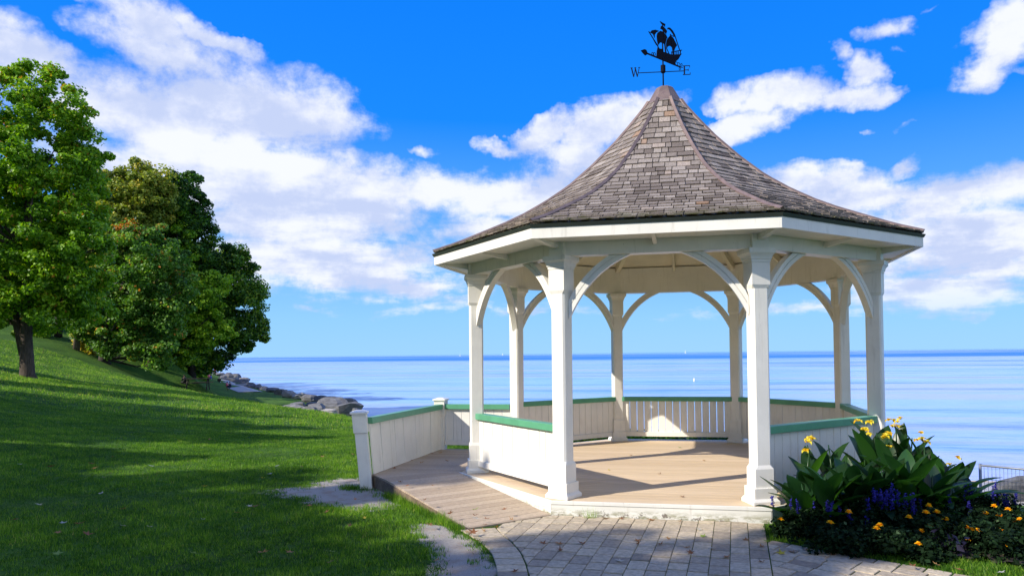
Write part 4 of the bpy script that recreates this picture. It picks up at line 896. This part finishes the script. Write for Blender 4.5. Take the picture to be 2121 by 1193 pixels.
# ------------------------------------------------------------------ people on the promenade
def flat(name, col, rough=.8): return simple(name, col, rough, .1, 10)
SKIN = flat('skin', (.42, .25, .17)); PBLK = flat('black_cloth', (.008, .008, .01)); PWHT = flat('white_cloth', (.75, .75, .78)); PBLU = flat('blue_cloth', (.04, .07, .35)); PPNK = flat('pink_cloth', (.7, .18, .22)); PNAV = flat('navy_cloth', (.015, .02, .06)); PLBL = flat('pale_blue_cloth', (.3, .42, .8)); HAIR = flat('dark_hair', (.015, .01, .008)); PTAN = flat('tan_cloth', (.45, .35, .25))
def on_ground(px, py, d0=48.):
    d = d0
    while d < 260:
        q = at(px, py, d)
        if q[2] <= ground(q[0], q[1])+.045: return q, d
        d += .4
    return at(px, py, d0), d0
def person(px, py, d, h, top, legs, label, sit=False, face=0., skirt=False):
    c, dh = on_ground(px, py); h = h*dh/d; root = thing('person', label, 'person', tuple(c)); s = h/1.7
    Rz = lambda v: (c[0]+s*(v[0]*cos(face)-v[1]*sin(face)), c[1]+s*(v[0]*sin(face)+v[1]*cos(face)), c[2]+s*v[2])
    if not sit:
        J = {'pel': (0, 0, .95, .13), 'ch': (0, 0, 1.28, .15), 'nk': (0, 0, 1.46, .06), 'hd': (0, .01, 1.60, .10), 'kL': (.10, .04, .50, .075), 'fL': (.11, 0, .06, .05), 'kR': (-.10, -.02, .50, .075), 'fR': (-.11, -.08, .06, .05), 'tL': (.11, .12, .03, .04), 'tR': (-.11, .05, .03, .04), 'sL': (.19, 0, 1.38, .065), 'eL': (.25, -.02, 1.1, .045), 'hL': (.24, .08, .86, .035), 'sR': (-.19, 0, 1.38, .065), 'eR': (-.25, -.02, 1.1, .045), 'hR': (-.24, .08, .86, .035)}
    else:
        J = {'pel': (0, 0, .50, .14), 'ch': (0, .08, .88, .15), 'nk': (0, .10, 1.06, .06), 'hd': (0, .13, 1.20, .10), 'kL': (.12, .44, .52, .08), 'fL': (.12, .50, .06, .05), 'kR': (-.12, .44, .50, .08), 'fR': (-.12, .40, .06, .05), 'tL': (.12, .62, .03, .04), 'tR': (-.12, .52, .03, .04), 'sL': (.19, .08, .98, .065), 'eL': (.22, .22, .74, .045), 'hL': (.12, .42, .62, .035), 'sR': (-.19, .08, .98, .065), 'eR': (-.22, .22, .74, .045), 'hR': (-.12, .42, .62, .035)}
    ks = list(J); ed = [('pel', 'ch'), ('ch', 'nk'), ('nk', 'hd'), ('pel', 'kL'), ('kL', 'fL'), ('fL', 'tL'), ('pel', 'kR'), ('kR', 'fR'), ('fR', 'tR'), ('ch', 'sL'), ('sL', 'eL'), ('eL', 'hL'), ('ch', 'sR'), ('sR', 'eR'), ('eR', 'hR')]
    me = D.meshes.new('body'); me.from_pydata([tuple(np.array(Rz(J[k]))-c) for k in ks], [(ks.index(a), ks.index(b_)) for a, b_ in ed], [])
    me.materials.append(SKIN); o = D.objects.new('body', me); COL.objects.link(o); o.parent = root
    md = o.modifiers.new('skin', 'SKIN'); lay = me.skin_vertices[0] if me.skin_vertices else None
    if lay is None: return
    for i, k in enumerate(ks): lay.data[i].radius = (J[k][3]*s*.8, J[k][3]*s*.8)
    lay.data[0].use_root = True; sb = o.modifiers.new('sub', 'SUBSURF'); sb.levels = 1; sb.render_levels = 1
    g = lambda k: np.array(Rz(J[k]))
    b = MB(); b.tube([g('pel')-Z*.02*s, (g('pel')+g('ch'))/2, g('ch'), g('nk')], [.17*s, .165*s, .19*s, .08*s], 10)
    for q in 'LR': b.tube([g('s'+q), g('e'+q), g('h'+q)*.85+g('e'+q)*.15], [.085*s, .065*s, .05*s], 8)
    b.build('top', top, root, smooth=True)
    b = MB()
    for q in 'LR': b.tube([g('pel'), g('k'+q), g('f'+q)], [.15*s, .10*s, .075*s], 8)
    if skirt: b.tube([g('pel')+Z*.05*s, np.array([c[0], c[1], c[2]+.12*s])], [.17*s, .30*s], 10)
    b.build('trousers', legs, root, smooth=True)
    b = MB(); b.tube([g('hd')-Z*.02*s, g('hd')+Z*.05*s, g('hd')+Z*.11*s], [.112*s, .118*s, .06*s], 8); b.build('hair', HAIR, root, smooth=True)
person(454, 800, 107, 1.45, PBLK, PBLK, 'person in black standing on the path with a pale bag', face=.4)
person(437, 795, 118, 1.55, PBLU, PWHT, 'person in blue top and white trousers standing on the path', face=2.)
person(433, 792, 120, 1.6, PPNK, PBLK, 'person in dark trousers behind the one in white trousers', face=1.)
person(478, 808, 97, 1.5, PNAV, PNAV, 'person in navy sitting on a shore stone at the path', True, 1.9)
person(469, 806, 97, 1.35, PPNK, PBLK, 'person in pink sitting opposite the one in navy', True, -1.2)
person(446, 776, 160, 1.7, PPNK, PBLK, 'person in red walking farthest right along the bank', face=.3)
person(438, 774, 165, 1.7, PLBL, PBLU, 'person in pale blue walking among the far walkers', face=.3)
person(428, 776, 160, 1.75, PBLK, PBLK, 'person in black walking close to the tree foliage', face=.3)
person(420, 776, 155, 1.6, PNAV, PNAV, 'person in navy walking at the very edge of the tree', face=.3)
person(429, 797, 112, 1.0, PLBL, PLBL, 'person in pale blue crouching low beside the path', True, 1.)
person(383, 800, 66, 1.4, PBLK, PBLK, 'person in dark clothes sitting at the shaded picnic table', True, 1.3)
# bin/bag held by first person
b = MB(); q, dq = on_ground(456, 799.5); q = q+Z*.45-_f*.3; b.box(q[0]-.14, q[0]+.16, q[1]-.1, q[1]+.1, q[2]-.12, q[2]+.2); o = b.build('bag', PWHT); tag(o, 'pale bag held by the person in black on the path', 'bag')
# picnic table in the shade
pt = on_ground(410, 805, 44.)[0]; tb2 = thing('picnic_table', 'dark wooden picnic table in the shade under the trees', 'picnic table', tuple(pt))
X = np.array([cos(.5), sin(.5), 0]); Y = np.array([-sin(.5), cos(.5), 0]); WD = simple('dark_timber', (.05, .035, .025), .8, .3, 9)
for j in range(4): b = MB(); b.frame(pt+Z*.72+Y*(-.27+.18*j), X, Y, Z, .9, .08, .02); b.build('table_plank', WD, tb2)
for s_ in (-1, 1):
    b = MB(); b.frame(pt+Z*.44+Y*.68*s_, X, Y, Z, .9, .13, .02); b.build('seat', WD, tb2)
    for u in (-.65, .65): b = MB(); b.tube([pt+X*u+Y*.55*s_-Z*.1, pt+X*u+Y*.22*s_+Z*.7], .04, 6); b.build('leg', WD, tb2)
# boats and buoy
def sailboat(px, d, hull_l, mast, label, sail=True):
    x, y = gxy(px, d); root = thing('sailboat', label, 'sailboat', (x, y, WATER_Z)); c = np.array([x, y, WATER_Z]); Lh = hull_l
    b = MB(); b.loft([[c+np.array([u*Lh/2*.8, v, -.3]) for u, v in ((-1, -.5), (1, -.3), (1.05, 0), (1, .3), (-1, .5))], [c+np.array([u*Lh/2, v, 1.3]) for u, v in ((-1, -1.4), (.6, -1.2), (1.1, 0), (.6, 1.2), (-1, 1.4))]]); b.build('hull', PWHT, root)
    b = MB(); b.frame(c+Z*1.9, (1, 0, 0), (0, 1, 0), Z, Lh*.22, .9, .6); b.build('cabin', PWHT, root)
    b = MB(); b.tube([c+Z*1.2, c+Z*mast], .18, 6); b.build('mast', PWHT, root)
    if sail: b = MB(); b.loft([[c+np.array([-.3, dy, 2.4]), c+np.array([-Lh*.42, dy, 2.6]), c+np.array([-.3, dy, mast*.95])] for dy in (-.06, .06)]); b.build('sail', PWHT, root)
sailboat(953, 2300, 7.5, 17, 'small white sailboat with bare mast left of the gazebo', False)
sailboat(1420, 2600, 7, 13, 'tiny white sailboat on the horizon behind the gazebo opening')
sailboat(1041, 3600, 9, 10, 'faint white sailboat between the two left gazebo posts', True)
x, y = gxy(1437, 118); by = thing('buoy', 'white marker buoy on the water seen through the gazebo', 'buoy', (x, y, WATER_Z)); b = MB(); b.tube([(x, y, WATER_Z-.1), (x, y, WATER_Z+.1), (x, y, WATER_Z+.5), (x, y, WATER_Z+.55)], [.16, .17, .13, .05], 10); b.build('float', PWHT, by, smooth=True)

# ------------------------------------------------------------------ wire fence at the right
wf = thing('wire_fence', 'low galvanised wire mesh fence with top rail beside the flower bed', 'fence', tuple(at(2030, 1120, 15.6)))
fa, fb_ = at(2030, 963, 15.6), at(2121, 974, 15.3); fd = (fb_-fa); fd[2] = 0; fd /= np.linalg.norm(fd); FH = 1.35; FL_ = 4.2
for s_ in (0, 2.1, 4.2): b = MB(); b.tube([fa+fd*s_-Z*FH-Z*.6-Z*s_*.06, fa+fd*s_+Z*.03-Z*s_*.06], .032, 8); b.build('fence_post', GALV, wf, smooth=True)
b = MB(); b.tube([fa, fa+fd*FL_-Z*FL_*.06], .024, 8); b.build('top_rail', GALV, wf, smooth=True)
b = MB(); s_ = .075
while s_ < FL_: b.tube([fa+fd*s_-Z*s_*.06, fa+fd*s_-Z*(FH+.1)-Z*s_*.06], .0045, 4); s_ += .075
for z in (.30, .66, 1.0, 1.3): b.tube([fa-Z*z, fa+fd*FL_-Z*(z+FL_*.06)], .0045, 4)
b.build('wire_mesh', GALV, wf, kind='stuff')

# ------------------------------------------------------------------ flower bed
bx = np.linspace(0, 1, 2)
P = np.c_[rng.uniform(1.1, 7.6, 60), rng.uniform(-5.6, .7, 60)]
gxs = np.arange(1.0, 7.8, .12); gys = np.arange(-5.8, .8, .12); GX2, GY2 = np.meshgrid(gxs, gys); Q = np.c_[GX2.ravel(), GY2.ravel()]
ins = in_poly(Q, BEDP); zb_ = ground_np(Q)[0]+.02+.02*np.sin(Q[:, 0]*23)*np.sin(Q[:, 1]*19); n_x = len(gxs); qi = (np.arange(len(gys)-1)[:, None]*n_x+np.arange(n_x-1)[None, :]).ravel(); Fq = np.c_[qi, qi+1, qi+n_x+1, qi+n_x]; Fq = Fq[ins[Fq].all(1)]
soil = link_mesh('flower_bed_soil', npmesh('flower_bed_soil', np.c_[Q, zb_], Fq, smooth=True), SOIL); soil['kind'] = 'structure'
def leaf_blade(mb, base, tip, w, nrm, droop, tint, nseg=7, fold=.25):
    base, tip, nrm = map(lambda v: np.array(v, float), (base, tip, nrm)); ax = tip-base; L = np.linalg.norm(ax); ax /= L; side = np.cross(ax, nrm); side /= np.linalg.norm(side); up = np.cross(side, ax)
    vs = []; fs = []
    for i in range(nseg+1):
        t = i/nseg; c = base+ax*L*t+up*(droop*L*(4*t*(1-t))*.5)-Z*droop*L*t*t*.35; ww = w*(sin(pi*min(1, t**.75*.98+.012))**.8)*(1 if t < 1 else 0)+.002
        vs += [c-side*ww+up*ww*fold, c-up*.003, c+side*ww+up*ww*fold]
        if i < nseg: k = i*3; fs += [(k, k+1, k+4, k+3), (k+1, k+2, k+5, k+4)]
    mb.add(vs, fs, tint)
def canna(px, d, toppy, nleaf, label, flower=None, seed=0, spread=1., big=1.):
    r = random.Random(seed); x, y = gxy(px, d); g = ground(x, y); base = np.array((x, y, g)); top = at(px, toppy, d); H = top[2]-g
    root = thing('canna_plant', label, 'plant', tuple(base), 'canna plants in the flower bed')
    b = MB(); b.tube([base, base+Z*H*.5+np.array([r.uniform(-.04, .04), 0, 0]), base+Z*H*.86], [.016, .012, .006], 6, .8); b.build('stem', L_CANNA, root, smooth=True)
    for i in range(nleaf):
        f = (i+.5)/nleaf; a = 2.4*i+r.uniform(-.5, .5)+seed; hb = H*(.08+.52*f); steep = .35+.9*f**1.3
        L = r.uniform(.36, .54)*big*(1.0-.2*f)*spread; dv = np.array([cos(a)*cos(steep), sin(a)*cos(steep), sin(steep)])
        p0 = base+Z*hb+np.array([cos(a), sin(a), 0])*.03; tip = p0+dv*L; tip[2] = min(tip[2], g+H)
        nrm = np.array([-cos(a)*sin(steep), -sin(a)*sin(steep), cos(steep)])
        b = MB(); leaf_blade(b, p0, tip, r.uniform(.062, .098)*big, nrm, r.uniform(.05, .35)*(1-f*.6), r.uniform(.1, .9)); b.build('leaf', L_CANNA, root, smooth=True)
    if flower:
        b = MB(); st = base+Z*H*.80
        b.tube([base+Z*H*.5, st+Z*.02, top-Z*.08], [.009, .007, .005], 5, .8); b.build('flower_stalk', L_CANNA, root)
        for i in range(flower):
            c = top+np.array([r.uniform(-.06, .06), r.uniform(-.05, .05), r.uniform(-.15, .0)]); b = MB()
            for j in range(5):
                a = j*1.256+r.uniform(-.3, .3); e = r.uniform(-.2, .9); dv = np.array([cos(a)*cos(e), sin(a)*cos(e), sin(e)])
                leaf_blade(b, c, c+dv*r.uniform(.040, .062), .019, (-cos(a)*sin(e), -sin(a)*sin(e), cos(e)+.01), .5, r.random(), 4, .3)
            b.build('flower', L_YFL, root, smooth=True)
canna(1672, 7.25, 905, 9, 'canna with a cluster of pale yellow flowers, nearest the front right gazebo post', 6, 1)
canna(1712, 7.35, 895, 9, 'canna with tall leaves just right of the yellow cluster nearest the post', None, 2)
canna(1748, 7.55, 925, 9, 'canna carrying a closed yellow bud in front of the railing', None, 3)
canna(1790, 7.7, 872, 9, 'canna with a wide open yellow flower against the green rail', 7, 4)
canna(1812, 7.6, 868, 8, 'canna with one broad bright upright leaf beside the right post', None, 5, 1.25, 1.2)
canna(1836, 7.3, 898, 8, 'canna with a low small yellow flower in front of the right post', 4, 6)
canna(1853, 7.9, 866, 9, 'canna with the tallest yellow flower spike, just right of the right post', 7, 7)
canna(1885, 7.8, 882, 9, 'canna with dark pointed leaves right of the tallest flower spike', None, 8, 1.15)
canna(1910, 7.6, 892, 9, 'canna with a yellow-orange flower against the lake water', 5, 9)
canna(1945, 7.5, 930, 9, 'canna with spreading leaves at the right of the clump', None, 10)
canna(1975, 7.7, 948, 9, 'canna with one small yellow flower low at the right end', 2, 11)
canna(1990, 7.4, 985, 7, 'short canna at the right end of the clump', None, 12)
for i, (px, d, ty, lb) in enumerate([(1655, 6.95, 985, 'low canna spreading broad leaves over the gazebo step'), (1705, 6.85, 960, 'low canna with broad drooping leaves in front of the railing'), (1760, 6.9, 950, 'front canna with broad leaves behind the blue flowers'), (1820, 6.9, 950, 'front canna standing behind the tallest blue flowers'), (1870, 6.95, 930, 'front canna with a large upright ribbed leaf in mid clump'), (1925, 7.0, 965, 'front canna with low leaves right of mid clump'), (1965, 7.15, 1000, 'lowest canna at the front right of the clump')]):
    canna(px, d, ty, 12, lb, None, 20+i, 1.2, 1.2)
def bedding(px, d, w, h, label, kind, seed, fl=()):
    r = np.random.default_rng(seed); x, y = gxy(px, d); g = ground(x, y); base = np.array((x, y, g))
    nm = {'salvia': 'salvia_plant', 'marigold': 'marigold_plant', 'purple': 'purple_leaf_plant'}[kind]
    root = thing(nm, label, 'plant', tuple(base), {'salvia': 'blue flowering plants in the bed', 'marigold': 'yellow flowering plants in the bed', 'purple': 'dark purple plants in the bed'}[kind])
    n = 34 if kind != 'purple' else 8; Cq = base+np.c_[r.normal(0, w*.42, n), r.normal(0, w*.42, n), r.uniform(.03, h*.85, n)]
    V, F = leaves_np(Cq, np.full(n, .075), 30 if kind != 'purple' else 7, .040 if kind != 'purple' else .06, seed+1, .8, .7)
    link_mesh('foliage', npmesh('foliage', V-base, F, np.clip(r.normal(.5, .25, len(F)), 0, 1)), L_BED if kind != 'purple' else L_PURP, root)
    b = MB()
    for c in Cq[::3]: b.tube([base+(c-base)*np.array([.5, .5, 0]), c], [.004, .002], 4, .4)
    b.build('stem', L_BED, root)
    spk = 15 if 'brightest' in label else (5 if 'dim' not in label else 3)
    if kind == 'salvia':
        for i in range(spk):
            c = base+np.array([r.normal(0, w*.36), r.normal(0, w*.36), h*r.uniform(.7, 1.0)]); hh = r.uniform(.07, .13); Cq2 = c+np.c_[r.normal(0, .006, 9), r.normal(0, .006, 9), np.linspace(0, hh, 9)]
            V, F = leaves_np(Cq2, np.full(9, .013), 9, .016, seed+40+i, 1, .2); link_mesh('flower_spike', npmesh('flower_spike', V-base, F, r.random(len(F))), L_BLUE, root)
    for (fx, fy) in fl:
        c = at(fx, fy, d-.12+.05*random.random()); b = MB()
        for j in range(16):
            a = j*2.4; e = .1+.075*j; rr = random.uniform(.030, .042)*(1-.02*j); dv = np.array([cos(a)*cos(e), sin(a)*cos(e), sin(e)])
            leaf_blade(b, c+Z*.0006*j, c+dv*rr+Z*.0006*j, .014, (-cos(a)*sin(e), -sin(a)*sin(e), cos(e)+.02), .2, random.random(), 3, .3)
        b.build('flower', L_MARI, root)
SAL = [(1655, 6.75, .30, .30, 'blue flowering plant beside the gazebo step'), (1740, 6.6, .26, .24, 'leafy bushy plant with few blue flowers left of the tallest ones'), (1815, 6.55, .24, .42, 'tallest and brightest blue flowering plant in the bed'), (1850, 6.6, .24, .34, 'blue flowering plant right beside the brightest one'), (1900, 6.7, .28, .34, 'dim blue flowering plant under the mid cannas'), (1960, 6.9, .30, .26, 'blue flowering plant with pale leaves toward the right'), (2030, 7.3, .28, .34, 'blue flowering plant standing against the wire fence'), (2000, 7.0, .3, .36, 'blue flowering plant just left of the wire fence'), (1700, 6.7, .26, .28, 'leafy plant low below the low cannas'), (2075, 7.1, .22, .30, 'dark blue spiky plant in front of the grey path')]
for i, q in enumerate(SAL): bedding(*q, 'salvia', 2000+i*11)
MAR = [(1622, 6.75, .12, .16, 'lone low yellow marigold at the deck corner', [(1617, 1077)]), (1715, 6.3, .24, .24, 'marigold with a single yellow bloom in front of leafy plant', [(1720, 1084), (1758, 1062)]), (1822, 6.15, .22, .24, 'marigold with orange-yellow blooms beneath the blue flowers', [(1822, 1089), (1815, 1096)]), (1890, 6.3, .26, .28, 'marigold with four yellow blooms in the middle of the bed', [(1883, 1073), (1918, 1063), (1908, 1102), (1925, 1092)]), (1940, 6.4, .26, .30, 'marigold with yellow blooms just right of mid bed', [(1924, 1049), (1940, 1062), (1958, 1077), (1974, 1093), (1960, 1092)]), (2010, 6.2, .24, .28, 'marigold with the densest cluster of orange blooms', [(2003, 1094), (2014, 1098), (2024, 1100), (2007, 1119)]),
       (2045, 6.35, .26, .28, 'marigold with paired blooms near the right edge', [(2036, 1113), (2052, 1113), (2060, 1119), (2074, 1101)]), (2065, 6.7, .26, .30, 'marigold with many small blooms at the right edge of the bed', [(2041, 1065), (2059, 1050), (2072, 1069), (2078, 1083), (2074, 1092), (2088, 1057)]), (2100, 6.5, .26, .28, 'rightmost marigold of the bed', [(2098, 1081), (2103, 1094), (2090, 1107), (2112, 1078), (2119, 1108)]), (1905, 5.95, .16, .16, 'tiny marigold seedling with one bloom near the grass', [(1902, 1128)]), (2080, 6.1, .2, .2, 'low marigold close to the grass at the right', [(2081, 1132)]), (1770, 6.2, .22, .2, 'dark leafy marigold without open blooms left of the blue flowers', [])]
for i, (px, d, w, h, lb, fl) in enumerate(MAR): bedding(px, d, w, h, lb, 'marigold', 2500+i*7, fl)
for i, (px, d, lb) in enumerate([(1955, 6.05, 'dark purple leafy plant in front of the marigolds'), (2110, 6.9, 'dark purple spiky plant at the right edge')]): bedding(px, d, .16, .26, lb, 'purple', 2700+i)
# dense low foliage filling the rest of the bed
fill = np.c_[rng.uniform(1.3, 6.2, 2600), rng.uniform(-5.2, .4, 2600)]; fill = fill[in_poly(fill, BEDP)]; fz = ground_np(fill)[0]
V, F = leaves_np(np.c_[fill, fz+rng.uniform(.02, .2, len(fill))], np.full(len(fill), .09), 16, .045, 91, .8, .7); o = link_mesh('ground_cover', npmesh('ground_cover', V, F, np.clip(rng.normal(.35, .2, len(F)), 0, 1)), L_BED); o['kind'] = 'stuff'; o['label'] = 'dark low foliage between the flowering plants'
# shrubs on the lake side of the deck and slope to the water
P = np.c_[rng.uniform(-5, 5.5, 900), rng.uniform(3.2, 6.0, 900)]; P = P[np.hypot(P[:, 0], P[:, 1]) > 3.3]; pz = ground_np(P)[0]
V, F = leaves_np(np.c_[P, np.minimum(pz+rng.uniform(0, .3, len(P)), -.12)], np.full(len(P), .16), 30, .085, 92); o = link_mesh('shrubbery', npmesh('shrubbery', V, F, np.clip(rng.normal(.3, .2, len(F)), 0, 1)), L_DARK); o['kind'] = 'stuff'; o['label'] = 'dark low shrubs on the bank behind the gazebo'

# ------------------------------------------------------------------ fallen leaves
def fallen_mesh(seed, t):
    r = random.Random(seed); pts = []
    for i in range(15):
        a = 2*pi*i/15; rr = (1.0 if i % 3 == 0 else (.42 if i % 3 == 1 else .55))*r.uniform(.8, 1.15); pts.append((cos(a)*rr, sin(a)*rr, .32*r.uniform(.2, 1)*rr*rr))
    me = D.meshes.new('fallen_leaf'); me.from_pydata([(0, 0, .02)]+pts, [], [(0, i+1, (i+1) % 15+1) for i in range(15)])
    a = me.attributes.new('tint', 'FLOAT', 'FACE'); a.data.foreach_set('value', np.full(15, t, np.float32)); me.materials.append(L_FALL); return me
TN = {'brown': .15, 'orange': .35, 'tan': .5, 'yellow': .72, 'green': .86, 'pale': 1.}
PR = {(c, i): fallen_mesh(i*10+j, v) for j, (c, v) in enumerate(TN.items()) for i in range(3)}
ORD = ['first', 'second', 'third', 'fourth', 'fifth', 'sixth', 'seventh', 'eighth', 'ninth', 'tenth', 'eleventh', 'twelfth', 'thirteenth', 'fourteenth', 'fifteenth', 'sixteenth', 'seventeenth', 'eighteenth', 'nineteenth', 'twentieth']
CNT = {}
def fallen(px, py, z, col, size, label, group):
    q = atz(px, py, z) if z is not None else None
    if q is None:
        d = 5.; 
        for _ in range(60):
            q = at(px, py, d)
            if q[2] <= ground(q[0], q[1]): break
            d += .25+.01*d
        q[2] = ground(q[0], q[1])+.04
    o = D.objects.new('fallen_leaf', PR[(col, random.randrange(3))]); COL.objects.link(o); o.location = q+Z*.006; o.scale = (size,)*3; o.rotation_euler = (random.uniform(-.35, .35), random.uniform(-.35, .35), random.uniform(0, 6.3))
    if random.random() < .45: o.scale = (size, size*.55, size*1.6)
    k_ = CNT[group] = CNT.get(group, -1)+1; tag(o, f'{label}, {ORD[k_]} {col} one from the left', 'leaf', group)
for (px, py, c) in sorted([(1205, 1126, 'brown'), (1322, 1126, 'brown'), (1320, 1120, 'orange'), (1284, 1162, 'pale'), (1448, 1097, 'pale'), (1408, 1080, 'orange'), (1348, 1077, 'orange'), (1473, 1136, 'pale'), (1424, 1134, 'orange'), (1430, 1145, 'brown'), (1545, 1118, 'orange'), (1577, 1132, 'orange'), (1586, 1121, 'green'), (1456, 1111, 'green'), (1252, 1074, 'brown'), (1287, 1074, 'brown'), (1384, 1116, 'tan'), (1367, 1128, 'brown'), (1505, 1154, 'orange'), (1578, 1164, 'brown'), (1125, 1125, 'brown'), (1158, 1126, 'orange'), (1029, 1092, 'orange'), (1004, 1087, 'brown'), (1002, 1100, 'tan'), (1066, 1184, 'brown'), (1160, 1140, 'brown'), (1618, 1146, 'yellow'), (1642, 1143, 'brown'), (1725, 1148, 'brown'), (1060, 1077, 'tan')], key=lambda q: q[0]):
    fallen(px, py, G0, c, random.uniform(.035, .055), f'{c} leaf on the grey paving', f'{c} leaves on the paving')
for (px, py, c) in sorted([(1044, 1055, 'brown'), (985, 1056, 'green'), (985, 1068, 'brown'), (985, 1074, 'pale'), (1008, 1075, 'brown'), (932, 1064, 'brown'), (880, 1036, 'brown'), (897, 1006, 'orange'), (844, 1006, 'brown'), (829, 998, 'brown'), (895, 940, 'brown'), (912, 938, 'tan'), (926, 955, 'tan'), (817, 970, 'brown'), (854, 954, 'brown'), (873, 959, 'tan')], key=lambda q: q[0]):
    fallen(px, py, -.06 if py > 1040 else -.005, c, random.uniform(.035, .05), f'{c} leaf on the ramp', f'{c} leaves on the ramp')
for (px, py, c) in sorted([(1261, 974, 'yellow'), (1307, 943, 'brown'), (1413, 1029, 'brown'), (1366, 982, 'brown'), (1458, 954, 'tan'), (1408, 927, 'green')], key=lambda q: q[0]):
    fallen(px, py, 0, c, .035, f'{c} leaf on the gazebo deck', f'{c} leaves on the deck')
for (px, py, c) in sorted([(233, 954, 'orange'), (228, 993, 'orange'), (215, 1003, 'pale'), (190, 968, 'brown'), (196, 981, 'orange'), (40, 974, 'pale'), (106, 973, 'brown'), (312, 975, 'pale'), (425, 1015, 'yellow'), (575, 974, 'pale'), (625, 977, 'orange'), (80, 1067, 'pale'), (131, 1103, 'pale'), (120, 1119, 'orange'), (255, 1110, 'pale'), (310, 1101, 'pale'), (420, 1088, 'pale'), (517, 1067, 'pale'), (530, 1060, 'brown'), (493, 1078, 'orange'), (755, 1096, 'yellow'), (725, 1107, 'orange'), (736, 1045, 'orange'), (677, 1074, 'orange'), (600, 1173, 'orange'), (685, 1183, 'orange'), (683, 1156, 'green'), (545, 1154, 'orange'), (400, 1163, 'green'), (118, 1162, 'green'), (30, 1090, 'brown'), (209, 1043, 'pale'), (434, 915, 'orange'), (165, 1105, 'brown'), (745, 968, 'orange'), (730, 951, 'orange'), (668, 956, 'brown'), (640, 1062, 'brown'), (180, 1127, 'brown'), (255, 1070, 'orange'), (560, 992, 'pale'), (545, 1007, 'yellow'), (890, 1100, 'orange'), (905, 1182, 'orange'), (980, 1119, 'brown'), (990, 1132, 'brown'), (968, 1117, 'tan')], key=lambda q: q[0]):
    fallen(px, py, None, c, random.uniform(.035, .06) if c != 'pale' else .045, f'{c} leaf on the lawn', f'{c} leaves on the lawn')
for (px, py, c) in sorted([(1668, 1140, 'brown'), (1712, 1155, 'orange'), (1615, 1097, 'orange'), (1690, 1120, 'brown'), (1905, 1145, 'orange'), (1890, 1172, 'brown'), (1655, 1112, 'brown'), (2073, 1186, 'pale'), (1986, 1180, 'brown'), (1770, 1148, 'brown'), (1940, 1170, 'tan')], key=lambda q: q[0]):
    fallen(px, py, G0+.03, c, random.uniform(.035, .05), f'{c} leaf on the grass by the bed', f'{c} leaves by the flower bed')
